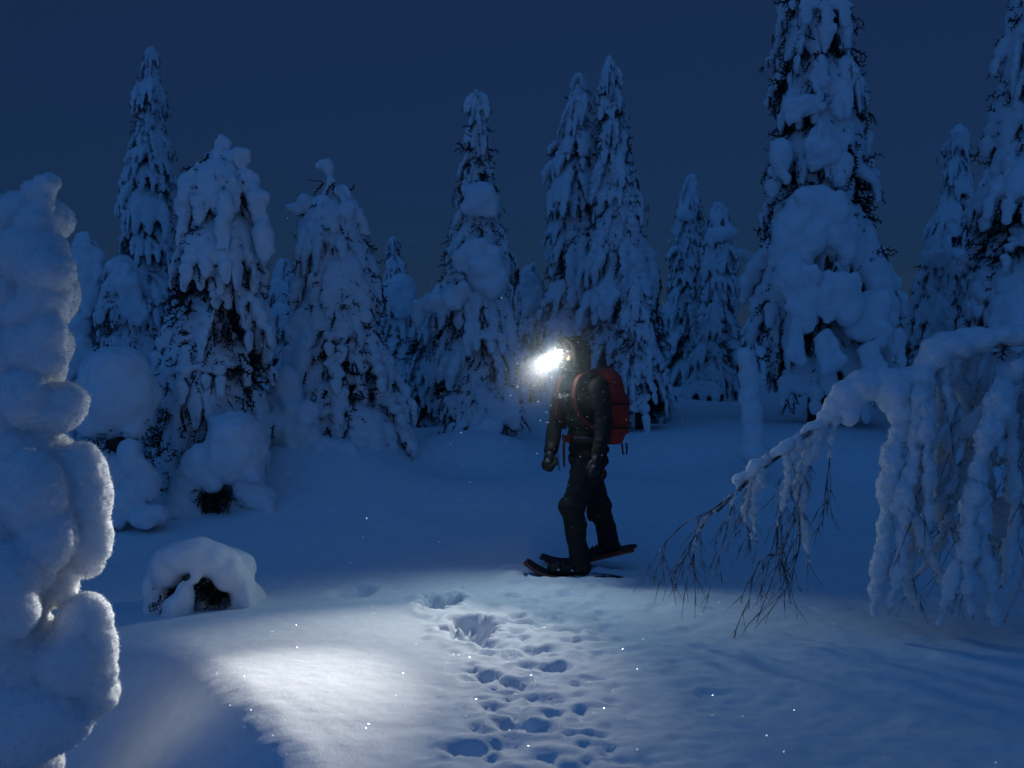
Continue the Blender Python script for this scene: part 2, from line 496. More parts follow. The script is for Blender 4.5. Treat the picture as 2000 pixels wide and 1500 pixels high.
def spruce(name, label, d, prof, lump, seed, soft=0.3, fill=1.0, masses=(), cat='spruce tree', zbot=None, axis_x=None, lean_top=None,
           thin=0.0, core=1.0, gap=1.0, bough_top=None, mass_voxel=None, group='snow-laden spruces', back_only=None):
    """prof: (photo row, left column, right column) from the top down; lump: bough width in metres"""
    rng = random.Random(seed); nr = np.random.default_rng(seed)
    s = d / F
    rows = np.array([p[0] for p in prof], float); L = np.array([p[1] for p in prof], float); R = np.array([p[2] for p in prof], float)
    zs = CAMZ - (rows - HOR) * s
    if axis_x is None: axis_x = 0.5 * (L[-1] + R[-1])
    top_x = lean_top if lean_top is not None else 0.5 * (L[0] + R[0])
    wx = lambda px: (px - 1000.0) * s
    bx = wx(axis_x); g0 = gz(bx, d)
    z_top, z_low = zs[0], (zs[-1] if zbot is None else CAMZ - (zbot - HOR) * s)
    root = thing(name, (bx, d, g0), label, cat, group)
    def ax(z):
        t = np.clip((z - g0) / max(z_top - g0, 0.1), 0, 1)
        return bx + (wx(top_x) - bx) * t ** 1.5
    def lr(z):
        row = HOR + (CAMZ - z) / s
        return ax(z) - wx(np.interp(row, rows, L)), wx(np.interp(row, rows, R)) - ax(z)
    # trunk
    pts = [(ax(z) - bx, 0, z - g0) for z in np.linspace(g0 - 0.2, z_top - 0.05, 9)]
    rad = list(np.linspace(0.035 * (z_top - g0) ** 0.8 + 0.02, 0.012, 9))
    MB().tube(pts, rad, 8).build('trunk', M_BARK, root)
    # dark inner branches with needles
    V, Fc = [], []
    nin = int(750 * core)
    for _ in range(nin):
        z = z_low + (z_top - z_low) * (1 - math.sqrt(rng.random())) * 0.97
        a = rng.uniform(0, 2 * math.pi); l_, r_ = lr(z)
        c = math.cos(a); rr = (r_ if c > 0 else l_) * c * c + 0.5 * (l_ + r_) * (1 - c * c)
        rr = max(rr, 0.05) * rng.uniform(0.30, 0.70)
        p = np.array([ax(z) - bx + rr * c, rr * math.sin(a), z - g0])
        v = np.array([c * 0.7, math.sin(a) * 0.7, rng.uniform(-1.2, -0.1)]) + nr.normal(0, .3, 3)
        v /= np.linalg.norm(v)
        spray(V, Fc, rng, p, v, lump * rng.uniform(0.35, 0.65), lump * rng.uniform(0.025, 0.042), 7)
    obj('inner_branches', mesh_from('inner_branches', V, Fc, False), M_NEEDLE, root)
    # boughs
    z = (z_top if bough_top is None else CAMZ - (bough_top - HOR) * s) - lump * 0.35; k = 0
    while z > z_low:
        l_, r_ = lr(z); rm = max(0.5 * (l_ + r_), 0.04)
        wl = lump * (0.32 + 0.68 * min(1, rm / (lump * 1.5)))
        n = max(3, int(round(2 * math.pi * rm / (wl * 1.25) * fill)))
        n = min(n, 12)
        off = rng.uniform(0, 6.28)
        for j in range(n):
            if rng.random() < thin: continue
            a = off + 2 * math.pi * (j + rng.uniform(-.3, .3)) / n
            c, sn = math.cos(a), math.sin(a)
            if sn > 0.82 and rm > 0.4: continue          # far side, wholly hidden behind the crown
            rr = max((r_ if c > 0 else l_) * c * c + 0.5 * (l_ + r_) * (1 - c * c), 0.06) * rng.uniform(0.74, 1.14)
            ws = wl * rng.uniform(0.75, 1.35)
            me, mn = rng.choice(T_SOFT if rng.random() < soft else T_HARD)
            o = bpy.data.objects.new('snow_bough', me); LATE.append(o); o.parent = root
            zz = z + rng.uniform(-.25, .25) * wl
            sx = max(rr, ws * 0.55)
            sh = ws * rng.uniform(1.5, 2.3)
            o.location = (ax(zz) - bx - (sx - rr) * c * 0.8, -(sx - rr) * sn * 0.8, zz - g0 + sh * 0.30)
            o.rotation_euler = (rng.uniform(-.12, .12), rng.uniform(-.10, .12), a)
            o.scale = (sx, ws * rng.uniform(2.0, 2.5), sh)
            o2 = bpy.data.objects.new('needles', mn); LATE.append(o2); o2.parent = o
        z -= wl * rng.uniform(0.80, 1.05) * gap; k += 1
    # snowy leader
    b = Blobs()
    ztip = z_top
    for q in np.linspace(0, 1, 9):
        zc = ztip - q * (lump * 1.9 if bough_top is None else lump * 1.2)
        l_, r_ = lr(zc)
        w = min(max(0.30 * (l_ + r_), 0.04), lump * 0.42) * rng.uniform(0.8, 1.1)
        b.add((ax(zc) - bx + rng.uniform(-.25, .25) * w, rng.uniform(-.25, .25) * w, zc - g0 - w * 0.8), (w * .85, w * .85, w * 1.25))
    obj('snow_tip', fuse('snow_tip', b, max(0.022, d * 0.0017), 2, ((0.03, 0.16), (0.012, 0.06)), seed), M_TSNOW, root)
    # heavy fused snow masses, given on the photo plan
    for mi, grp in enumerate(masses):
        b = Blobs()
        for (px, py, rx, ry, dy, *rest) in grp:
            rot = math.radians(rest[0]) if rest else 0
            rdep = rest[1] * s if len(rest) > 1 else min(rx, ry) * s * 0.70
            c = P(px, py, d); dd = (d + dy) / d
            c = np.array([c[0] * dd, d + dy, CAMZ + (c[2] - CAMZ) * dd]) - np.array([bx, d, g0])
            b.add(c, (rx * s * .88, rdep, ry * s * .92), (0, rot, 0))
            for _ in range(6):                       # hanging fingers and lumps round it
                a_ = rng.uniform(0, 2 * math.pi); u_ = rng.uniform(.45, .85)
                q_ = np.array([math.cos(a_) * rx * u_, 0, math.sin(a_) * ry * u_ - 0.12 * ry]) * s
                q_ = np.array([q_[0] * math.cos(rot) + q_[2] * math.sin(rot), -rdep * rng.uniform(.1, .75), -q_[0] * math.sin(rot) + q_[2] * math.cos(rot)])
                w_ = min(rx, ry) * s * rng.uniform(.22, .46)
                b.add(c + q_, (w_, w_ * .9, w_ * rng.uniform(1.0, 1.9)), (0, rot + rng.uniform(-.25, .25), 0), fine=False)
        obj('snow_mass', fuse('snow_mass', b, mass_voxel or max(0.022, d * 0.0021), 5, ((0.06, 0.40), (0.045, 0.15), (0.018, 0.055)), seed + 7 * mi), M_TSNOW, root)
    return root

# ------------------------------------------------------------------ the trees behind
spruce('spruce_tree', 'tall slim spruce with fluffy snow clumps, farthest left against the sky', 19.0,
       [(97, 283, 303), (150, 268, 312), (200, 252, 326), (250, 262, 330), (300, 245, 335), (360, 238, 345), (430, 224, 346), (500, 228, 344), (600, 222, 352), (760, 210, 360)],
       0.34, 1, soft=0.1, thin=0.12, core=3.4, gap=1.1)
spruce('spruce_tree', 'hunched broad spruce with arched snowy top and small knob beside it, left of centre', 11.6,
       [(262, 415, 450), (300, 385, 470), (340, 358, 490), (400, 350, 515), (500, 345, 530), (600, 335, 535), (700, 318, 545), (800, 310, 540), (900, 300, 520), (1000, 300, 500)],
       0.42, 2, soft=0.5, thin=0.12, core=5.0, bough_top=350,
       masses=[[(432, 284, 20, 22, 0), (415, 308, 30, 22, -.05), (385, 340, 24, 32, -.12, 35), (364, 390, 20, 44, -.2, 14), (356, 450, 17, 46, -.26, 6), (455, 318, 28, 24, -.05), (484, 350, 24, 34, -.12, -35),
                (506, 405, 21, 46, -.18, -14), (515, 470, 18, 46, -.22, -4)],
               [(440, 405, 17, 40, -.42), (437, 455, 20, 40, -.45)],
               [(476, 302, 22, 14, -.1), (478, 314, 22, 16, -.1), (470, 330, 12, 22, 0)]])
spruce('spruce_tree', 'snow-caked spruce with a crooked beak-shaped tip and long arm to the left', 13.0,
       [(325, 628, 652), (360, 615, 668), (400, 590, 690), (450, 585, 715), (520, 570, 745), (600, 560, 770), (700, 548, 790), (800, 530, 805), (900, 520, 820), (960, 520, 820)],
       0.44, 3, soft=0.7, thin=0.03, core=4.0, gap=0.95, axis_x=665, lean_top=644, bough_top=395,
       masses=[[(640, 322, 13, 14, 0), (626, 322, 14, 9, 0, -12), (642, 345, 11, 24, 0), (646, 375, 20, 24, 0), (655, 410, 26, 30, 0), (672, 378, 9, 9, 0)],
               [(575, 408, 22, 13, -.1, 8), (600, 402, 30, 17, -.1, 8), (632, 400, 30, 22, -.05), (668, 425, 30, 34, -.1), (690, 420, 20, 30, 0, -20), (705, 450, 22, 18, 0), (640, 440, 26, 40, -.2)],
               [(560, 770, 38, 60, -.7), (570, 840, 60, 70, -.8), (600, 905, 100, 56, -.8), (680, 925, 90, 40, -.8)]])
spruce('spruce_tree', 'narrow spruce with a round snow ball under its spire, left of the hiker', 14.5,
       [(178, 926, 936), (215, 917, 940), (250, 904, 944), (300, 900, 950), (345, 900, 955), (400, 908, 962), (450, 866, 985), (550, 845, 1000), (650, 825, 1010), (800, 835, 1015), (900, 870, 1010), (950, 880, 1000)],
       0.42, 4, soft=0.55, thin=0.04, core=3.6, gap=0.95,
       masses=[[(935, 392, 40, 36, -.30, 0, 38)],
               [(940, 490, 40, 24, -.4), (915, 510, 36, 26, -.4), (950, 540, 46, 40, -.5)],
               [(830, 592, 30, 18, -.3), (860, 585, 36, 22, -.35), (890, 580, 36, 30, -.4), (815, 612, 18, 26, -.25)],
               [(950, 850, 34, 40, -.6), (930, 910, 44, 44, -.8), (935, 950, 62, 36, -.9)]])
spruce('spruce_tree', 'left one of the twin-spired spruces behind the hiker, slightly shorter', 17.3,
       [(145, 1126, 1140), (180, 1112, 1148), (230, 1092, 1158), (300, 1066, 1175), (400, 1060, 1180), (500, 1056, 1190), (600, 1050, 1200), (700, 1050, 1200), (790, 1060, 1200)],
       0.36, 5, soft=0.3, thin=0.13, core=4.0)
spruce('spruce_tree', 'right one of the twin-spired spruces behind the hiker, taller with smooth right flank', 16.6,
       [(120, 1180, 1196), (160, 1170, 1206), (220, 1166, 1213), (300, 1155, 1222), (400, 1140, 1240), (500, 1135, 1270), (600, 1130, 1296), (700, 1130, 1318), (790, 1140, 1320)],
       0.38, 6, soft=0.4, thin=0.13, core=4.0,
       masses=[[(1205, 300, 14, 60, -.1, -4), (1214, 390, 18, 60, -.15, -8), (1235, 470, 24, 60, -.2, -14), (1258, 540, 22, 60, -.2, -14)]])
spruce('spruce_tree', 'small distant spruce with hooked tip between twin spires and big right spruce', 23.0,
       [(340, 1344, 1360), (380, 1328, 1362), (400, 1316, 1362), (440, 1312, 1362), (500, 1294, 1372), (600, 1290, 1385), (700, 1285, 1400), (790, 1285, 1400)],
       0.38, 7, soft=0.4, thin=0.08, core=1.2,
       masses=[[(1352, 345, 7, 7, 0), (1345, 352, 8, 12, 0), (1358, 358, 6, 12, 0)], [(1336, 415, 18, 20, -.2)]])
spruce('spruce_tree', 'small distant spruce with flat snow shelf, just left of the tallest spruce', 22.0,
       [(402, 1396, 1408), (430, 1384, 1424), (450, 1378, 1436), (480, 1374, 1434), (520, 1372, 1455), (600, 1370, 1450), (700, 1350, 1450), (790, 1345, 1455)],
       0.38, 8, soft=0.4, thin=0.08, core=1.2,
       masses=[[(1392, 462, 22, 18, -.2), (1418, 458, 20, 18, -.2), (1405, 450, 24, 12, -.1)], [(1440, 495, 30, 10, -.1, -6), (1465, 505, 20, 14, 0)]])
spruce('spruce_tree', 'tallest spruce running out of the top of the frame, large rounded snow cushion halfway', 15.5,
       [(-90, 1570, 1620), (-40, 1535, 1640), (0, 1512, 1660), (100, 1508, 1688), (200, 1500, 1700), (300, 1505, 1712), (400, 1486, 1735), (500, 1472, 1755), (600, 1465, 1770), (700, 1490, 1772), (790, 1530, 1765)],
       0.58, 9, soft=0.4, thin=0.14, core=5.0, gap=1.08, zbot=740, axis_x=1600, lean_top=1592,
       masses=[[(1592, 420, 66, 56, -.85), (1560, 452, 54, 56, -.9), (1624, 448, 48, 54, -.9), (1644, 476, 30, 44, -.9), (1536, 492, 40, 40, -.9)],
               [(1550, 540, 44, 50, -1.1), (1575, 580, 40, 44, -1.1)],
               [(1630, 560, 46, 34, -1.15), (1655, 590, 34, 44, -1.15), (1610, 590, 30, 34, -1.15)],
               [(1556, 640, 18, 40, -1.2), (1553, 670, 22, 32, -1.2)],
               [(1700, 600, 40, 34, -.9), (1730, 640, 26, 50, -.8), (1690, 640, 40, 30, -1.0)],
               [(1614, 670, 22, 30, -1.2), (1620, 700, 30, 24, -1.2)], [(1700, 690, 24, 32, -1.1), (1705, 720, 30, 20, -1.1)],
               [(1575, 205, 40, 26, -.55), (1550, 212, 26, 28, -.55)], [(1605, 130, 24, 34, -.5)], [(1612, 60, 17, 42, -.45)], [(1650, 65, 18, 44, -.4)], [(1655, 150, 24, 46, -.5)], [(1605, 280, 36, 40, -.65), (1590, 310, 24, 30, -.65)], [(1652, 330, 22, 36, -.65)], [(1525, 310, 24, 40, -.5)], [(1632, 205, 15, 26, -.6)]])
spruce('spruce_tree', 'distant spruce with mushroom-shaped snow head beside the right frame edge', 22.0,
       [(245, 1862, 1884), (290, 1852, 1898), (340, 1846, 1900), (400, 1832, 1902), (450, 1812, 1905), (500, 1802, 1905), (600, 1785, 1910), (700, 1780, 1915), (790, 1780, 1915)],
       0.40, 10, soft=0.3, thin=0.10, core=1.6,
       masses=[[(1874, 266, 22, 20, -.1), (1880, 285, 16, 14, -.1)]])
spruce('spruce_tree', 'large dark spruce cut off by the right frame edge', 15.8,
       [(-120, 2010, 2060), (0, 1966, 2110), (100, 1946, 2130), (200, 1934, 2150), (300, 1910, 2170), (400, 1896, 2190), (500, 1880, 2200), (600, 1868, 2210), (700, 1860, 2220), (790, 1870, 2210)],
       0.54, 11, soft=0.4, thin=0.14, core=5.0, gap=1.08, axis_x=2035, lean_top=2035)
spruce('spruce_tree', 'little distant spruce spire peeping between beaked spruce and ball-topped spruce', 21.0,
       [(460, 762, 774), (500, 752, 782), (540, 748, 788), (600, 742, 810), (700, 740, 820), (800, 740, 830)],
       0.34, 12, soft=0.4, thin=0.05, core=1.0, masses=[[(780, 565, 36, 34, -.4), (790, 590, 30, 34, -.4)]])
spruce('spruce_tree', 'leaning snow-slab spruce thicket tree behind the big foreground snow column', 14.5,
       [(478, 150, 190), (520, 135, 205), (580, 110, 210), (650, 90, 230), (760, 80, 250), (880, 80, 250)],
       0.40, 13, soft=0.5, thin=0.08, core=2.0,
       masses=[[(172, 500, 30, 24, -.3), (165, 530, 34, 36, -.35), (170, 580, 36, 40, -.4)], [(150, 640, 40, 40, -.4), (160, 700, 36, 40, -.5)]])
spruce('spruce_tree', 'short slumped spruce with tilted snow slab below the slim left spruce', 14.0,
       [(510, 215, 255), (560, 200, 280), (620, 190, 300), (700, 190, 310), (800, 200, 320), (880, 210, 320)],
       0.38, 14, soft=0.4, thin=0.10, core=2.2,
       masses=[[(235, 525, 32, 16, -.3, 15), (250, 560, 30, 44, -.35, -20), (262, 610, 26, 40, -.35, -20)]])
spruce('spruce_tree', 'small snowy spruce right behind the headlamp glow', 19.5,
       [(520, 1028, 1042), (545, 1012, 1056), (600, 1008, 1062), (700, 1004, 1072), (800, 1000, 1080)],
       0.38, 15, soft=0.5, thin=0.1, core=1.2, masses=[[(1032, 548, 22, 22, -.2), (1036, 580, 24, 30, -.2)]])
spruce('spruce_tree', 'low dense spruce with rounded top between tallest spruce and right edge', 19.0,
       [(480, 1815, 1850), (500, 1800, 1870), (560, 1775, 1880), (640, 1755, 1900), (720, 1750, 1910), (800, 1750, 1910)],
       0.36, 16, soft=0.3, thin=0.12, core=2.0, masses=[[(1828, 505, 36, 18, -.4)]])
spruce('spruce_tree', 'young snow-draped spruce standing right behind the red backpack', 15.2,
       [(560, 1225, 1250), (600, 1210, 1275), (650, 1200, 1290), (700, 1195, 1305), (760, 1190, 1310), (800, 1190, 1310)],
       0.32, 17, soft=0.3, thin=0.14, core=2.0)
spruce('spruce_tree', 'low frosted spruce in the gap at the foot of the two small distant spruces', 19.5,
       [(600, 1385, 1400), (640, 1365, 1425), (700, 1340, 1440), (760, 1325, 1450), (800, 1325, 1450)],
       0.32, 18, soft=0.3, thin=0.12, core=2.0)
spruce('spruce_tree', 'low spruce in shadow between arched spruce and beaked spruce', 15.5,
       [(520, 540, 570), (580, 520, 600), (660, 510, 610), (760, 500, 620), (860, 500, 620)],
       0.36, 19, soft=0.3, thin=0.1, core=2.0)
spruce('spruce_tree', 'low spruce in shadow between beaked spruce and ball-topped spruce', 16.0,
       [(600, 820, 845), (660, 800, 860), (740, 790, 875), (820, 790, 880), (900, 800, 880)],
       0.34, 20, soft=0.4, thin=0.1, core=2.0)
spruce('spruce_tree', 'small twiggy spruce at the shadowy foot of the arched spruce by the snow dome', 12.2,
       [(700, 300, 320), (760, 280, 350), (850, 250, 360), (940, 240, 370), (990, 240, 370)],
       0.28, 21, soft=0.2, thin=0.2, core=2.4)

far_rows = [(560, 860, 34), (640, 470, 36), (610, 1040, 33), (620, 1470, 34), (600, 1790, 33), (590, 1000, 38), (615, 700, 35), (630, 1300, 36), (600, 1920, 35), (640, 90, 34)]
far_lab = ['behind the arm of the ball-topped spruce', 'behind the arched and beaked spruces', 'right above the headlamp', 'at the left foot of the tallest spruce', 'right of the tallest spruce, low in the gap', 'left of the headlamp glow',
           'behind the beaked spruce', 'between the twin spires and the two small spruces', 'near the right frame edge above the bowed birch', 'behind the foreground snow column']
for i, (top, cx, dd) in enumerate(far_rows):
    spruce('spruce_tree', 'small far-off snowy spruce ' + far_lab[i], dd, [(top, cx - 6, cx + 6), (top + 30, cx - 22, cx + 22), (top + 90, cx - 40, cx + 40), (top + 170, cx - 50, cx + 50)], 0.55, 60 + i, soft=0.4, thin=0.1, core=0.6)

# slender snow post
d = 12.5
r_ = thing('snowy_sapling', (P(1465, 850, d)[0], d, gz(P(1465, 850, d)[0], d)), 'slender snow-plastered sapling like a white post, in front of the tallest spruce', 'sapling')
o3 = np.array(r_.location)
b = Blobs()
for (px, py, rx, ry) in [(1452, 690, 15, 14), (1458, 700, 18, 20), (1462, 730, 20, 30), (1464, 770, 20, 34), (1468, 810, 21, 34), (1472, 850, 24, 36), (1472, 885, 34, 26)]:
    c = P(px, py, d); b.add(c - o3, (rx * d / F, rx * d / F, ry * d / F))
obj('snow_cover', fuse('snow_cover', b, 0.022, 3, ((0.03, 0.14), (0.015, 0.05)), 77), M_TSNOW, r_)
MB().tube([(0, 0, -0.2), (-0.02, 0, 0.5), P(1456, 700, d) - o3], [0.03, 0.025, 0.01]).build('stem', M_BARK, r_)

# ------------------------------------------------------------------ domes and mounds
def needles_mesh(name, spots, n, lsz, seed, parent, down=1.0):
    """dark twigs poking out around the given local spots (x,y,z,r)"""
    rng = np.random.default_rng(seed); V, Fc = [], []
    for (x, y, z, r) in spots:
        for _ in range(n):
            q = rng.normal(0, 1, 3); q /= np.linalg.norm(q)
            p = np.array([x, y, z]) + q * r * rng.uniform(.3, 1)
            v = q * 0.8 + np.array([0, -0.2, -down * rng.uniform(0.2, 1.0)]); v /= np.linalg.norm(v)
            spray(V, Fc, rng, p, v, lsz * rng.uniform(.5, 1.1), lsz * 0.045, 8)
    return obj(name, mesh_from(name, V, Fc, False), M_NEEDLE, parent)

def dome(name, label, cat, d, px, py, cover, stem, twigs, seed, disp=((0.055, 0.34), (0.022, 0.11), (0.008, 0.04)), voxel=0.022):
    rgd = random.Random(seed); cover = list(cover) + [(c[0] + rgd.uniform(-.7, .7) * c[2], c[1] + rgd.uniform(-.2, .8) * c[3], c[2] * rgd.uniform(.25, .5), c[3] * rgd.uniform(.3, .6), c[4] - rgd.uniform(.0, .6) * c[2] * d / F) for c in cover for _ in range(2)]
    x = (px - 1000) * d / F
    o0 = np.array([x, d, gz(x, d)])
    r = thing(name, o0, label, cat)
    b = Blobs(); s = d / F
    for (cx, cy, rx, ry, dy, *rest) in cover:
        c = P(cx, cy, d); c = np.array([c[0], d + dy, c[2]])
        b.add(c - o0, (rx * s, (rest[1] if len(rest) > 1 else rx * 0.95) * s, ry * s), (0, math.radians(rest[0]) if rest else 0, 0))
    obj('snow_cap', fuse('snow_cap', b, voxel, 6, disp, seed), M_TSNOW, r)
    if stem:
        MB().tube([P(*stem[0], d) - o0, P(*stem[1], d) - o0], [stem[2], stem[3]], 9).build('stem', M_BARK, r)
    if twigs:
        needles_mesh('twigs', [tuple(np.array([P(a, c, d)[0], d + dy, P(a, c, d)[2]]) - o0) + (rr,) for (a, c, dy, rr) in twigs], 34, 0.15, seed, r)
    return r

dome('snow_capped_bush', 'big smooth egg-shaped snow dome overhanging dark twigs, behind foreground snow column', 'bush', 10.6, 225, 900,
     [(222, 745, 72, 72, 0), (228, 775, 80, 70, 0), (215, 800, 66, 52, 0), (250, 800, 50, 50, 0)], ((230, 800), (235, 960), 0.10, 0.14),
     [(190, 850, -.05, .14), (235, 860, -.1, .16), (275, 840, 0, .14), (240, 900, 0, .2), (210, 920, 0, .16)], 31)
dome('snow_lump', 'round snow lump resting on dark twigs beneath the egg-shaped dome', 'snow lump', 10.5, 240, 940,
     [(262, 880, 26, 26, -.1), (272, 905, 30, 30, -.1), (205, 905, 34, 28, -.1), (215, 935, 40, 30, -.05), (285, 940, 30, 40, -.05)], None, [(235, 895, .05, .14), (240, 930, .05, .14)], 36)
dome('snow_capped_bush', 'slumped snow dome with a dark twiggy hollow, at the foot of the arched spruce', 'bush', 10.9, 430, 985,
     [(455, 850, 58, 52, 0), (465, 890, 58, 56, 0), (435, 890, 50, 52, 0, 30), (400, 910, 44, 50, 0), (365, 950, 30, 50, 0, 15), (350, 985, 34, 26, 0), (490, 930, 30, 46, 0), (330, 1000, 40, 18, -.1), (500, 975, 40, 30, .05), (465, 985, 40, 24, .12), (365, 1000, 34, 26, -.05)],
     ((420, 900), (415, 1020), 0.08, 0.10),
     [(400, 955, -.05, .12), (415, 975, -.05, .12), (405, 985, .05, .12), (435, 985, -.05, .10), (455, 968, -.10, .07)], 32)
dome('snow_capped_bush', 'low snow hump right of the egg-shaped dome, tucked under the arched spruce', 'bush', 10.4, 250, 1000,
     [(262, 960, 34, 42, 0), (240, 985, 44, 40, 0), (300, 1005, 44, 24, -.1), (215, 1000, 40, 30, 0)], None, [(225, 930, .1, .14), (255, 915, .1, .14)], 33)
# hump with two dark openings
d = 7.35
dome('snow_arch', 'small snow arch over two dark hollows, alone on the open slope at left', 'snow mound', d, 380, 1188,
     [(378, 1085, 50, 32, 0.05), (350, 1092, 44, 34, 0.05), (408, 1096, 46, 34, 0.05), (322, 1112, 34, 42, 0.05), (300, 1130, 26, 50, .12), (440, 1118, 34, 44, 0.05), (462, 1150, 26, 46, .1), (366, 1165, 20, 36, -.06), (350, 1180, 26, 24, -.08), (388, 1110, 12, 30, -.05, 0, 12), (292, 1158, 24, 44, .10), (468, 1165, 24, 44, .12), (380, 1140, 92, 54, .42), (300, 1195, 30, 40, .12), (460, 1200, 34, 40, .14), (352, 1205, 34, 30, -.04), (380, 1200, 110, 50, .45)],
     None, [(318, 1158, .10, .07), (328, 1172, .06, .06), (400, 1140, .12, .07), (422, 1150, .12, .07), (412, 1165, .08, .07), (338, 1162, .12, .05), (432, 1160, .08, .05)], 34, disp=((0.012, 0.2), (0.006, 0.06)), voxel=0.015)

# ------------------------------------------------------------------ foreground snow column (left)
d = 5.0
s = d / F
x0 = (60 - 1000) * s
o0 = np.array([x0, d, gz(x0, d)])
fg = thing('snow_laden_spruce', o0, 'huge rime-coated snow column of a buried spruce cut by the left frame edge', 'spruce tree')
b = Blobs()
LT = [  # px, py, rx, ry, dy(m), rot
    (92, 360, 26, 22, 0, 0), (72, 375, 34, 24, 0.02, 20), (20, 410, 90, 46, .08, 12), (85, 400, 26, 34, 0, 0), (70, 440, 44, 40, 0, 0), (-40, 450, 110, 80, .1, 0),
    (60, 500, 78, 60, 0, 0), (95, 530, 62, 46, -.05, 0), (90, 575, 52, 52, -.02, 0), (20, 560, 110, 90, .05, 0), (70, 610, 60, 36, 0, 0),
    (75, 680, 66, 62, 0, 0), (105, 660, 38, 50, -.06, 0), (110, 700, 36, 36, -.05, 0), (0, 700, 110, 110, .02, 0),
    (120, 790, 52, 48, .02, 0), (100, 810, 56, 40, 0.0, 0), (60, 780, 56, 60, -.05, 0), (-20, 830, 120, 120, 0, 0),
    (60, 890, 90, 60, -.08, 20), (150, 930, 52, 70, .05, 0), (160, 980, 52, 74, .05, 0), (85, 960, 66, 90, -.12, -8), (165, 1050, 46, 66, .05, 0), (110, 1040, 56, 70, -.12, 0), (10, 1000, 120, 140, -.05, 0),
    (150, 1105, 44, 34, .08, 0), (90, 1100, 40, 60, -.1, 0), (50, 1130, 66, 90, -.22, 0), (20, 1180, 90, 90, -.22, 0), (85, 1170, 34, 44, -.25, 0), (100, 1150, 46, 46, .06, 0),
    (165, 1215, 58, 62, -.02, 0), (185, 1265, 48, 62, -.02, 0), (150, 1280, 70, 70, -.05, 0), (195, 1315, 38, 40, -.02, 0), (100, 1290, 90, 80, -.1, 0), (0, 1280, 150, 110, -.15, 0), (120, 1360, 120, 60, -.1, 0), (30, 1400, 180, 90, -.2, 0), (-30, 1500, 160, 110, -.1, 0), (-30, 1620, 180, 110, 0, 0)]
for (px, py, rx, ry, dy, rot) in LT:
    if rx >= 88: dy += 0.17; rx *= 0.9
    c = P(px, py, d); c = np.array([c[0], d + dy, c[2]])
    b.add(c - o0, (rx * s, min(rx, 80) * s * 0.9, ry * s), (0, math.radians(rot), 0))
fm = fuse('snow_cover', b, 0.0125, 2, ((0.020, 0.24), (0.008, 0.07), (0.008, 0.020)), 55)
obj('snow_cover', fm, M_RIME, fg)
# rime feathers standing off the snow
def rime(fm, parent, count, l0, l1, w, seed):
    n = len(fm.vertices)
    co = np.empty(n * 3, np.float32); fm.vertices.foreach_get('co', co); co = co.reshape(-1, 3)
    no = np.empty(n * 3, np.float32); fm.vertex_normals.foreach_get('vector', no); no = no.reshape(-1, 3)
    rg = np.random.default_rng(seed)
    sel = rg.choice(n, min(n, count), replace=False)
    p_, n_ = co[sel], no[sel]
    k = len(p_)
    dirs = n_ + rg.normal(0, 0.45, (k, 3)); dirs /= np.linalg.norm(dirs, axis=1)[:, None]
    sd = np.cross(dirs, rg.normal(0, 1, (k, 3))); sd /= np.linalg.norm(sd, axis=1)[:, None]
    Lh = (l0 + (l1 - l0) * rg.random(k) ** 2)[:, None]
    base = p_ - dirs * 0.003
    vv = np.stack([base - sd * w, base + sd * w, base + dirs * (Lh + .003)], 1).reshape(-1, 3)
    rf = obj('rime_feathers', mesh_from('rime_feathers', vv, np.arange(k * 3).reshape(-1, 3), False), M_FROST, parent)
    rf['kind'] = 'stuff'
    return rf
M_FROST = snow_mat('frost_feathers', 22.0, 0.3, 130.0, 0.3)
rime(fm, fg, 36000, 0.004, 0.016, 0.0035, 5)
MB().tube([(0, 0.15, -0.3), (-0.1, 0.15, 1.2), (-0.12, 0.1, 2.1)], [0.09, 0.07, 0.02], 8).build('trunk', M_BARK, fg)

# ------------------------------------------------------------------ bent birch (right)
d = 6.6
s = d / F
xb = (2160 - 1000) * s
ob = np.array([xb, d, gz(xb, d)])
birch = thing('bent_birch', ob, 'birch bowed to the ground under snow, trailing bare twigs towards the hiker', 'birch tree')
def Q(px, py, dy=0.0):
    c = P(px, py, d); k = (d + dy) / d
    return np.array([c[0] * k, d + dy, CAMZ + (c[2] - CAMZ) * k]) - ob
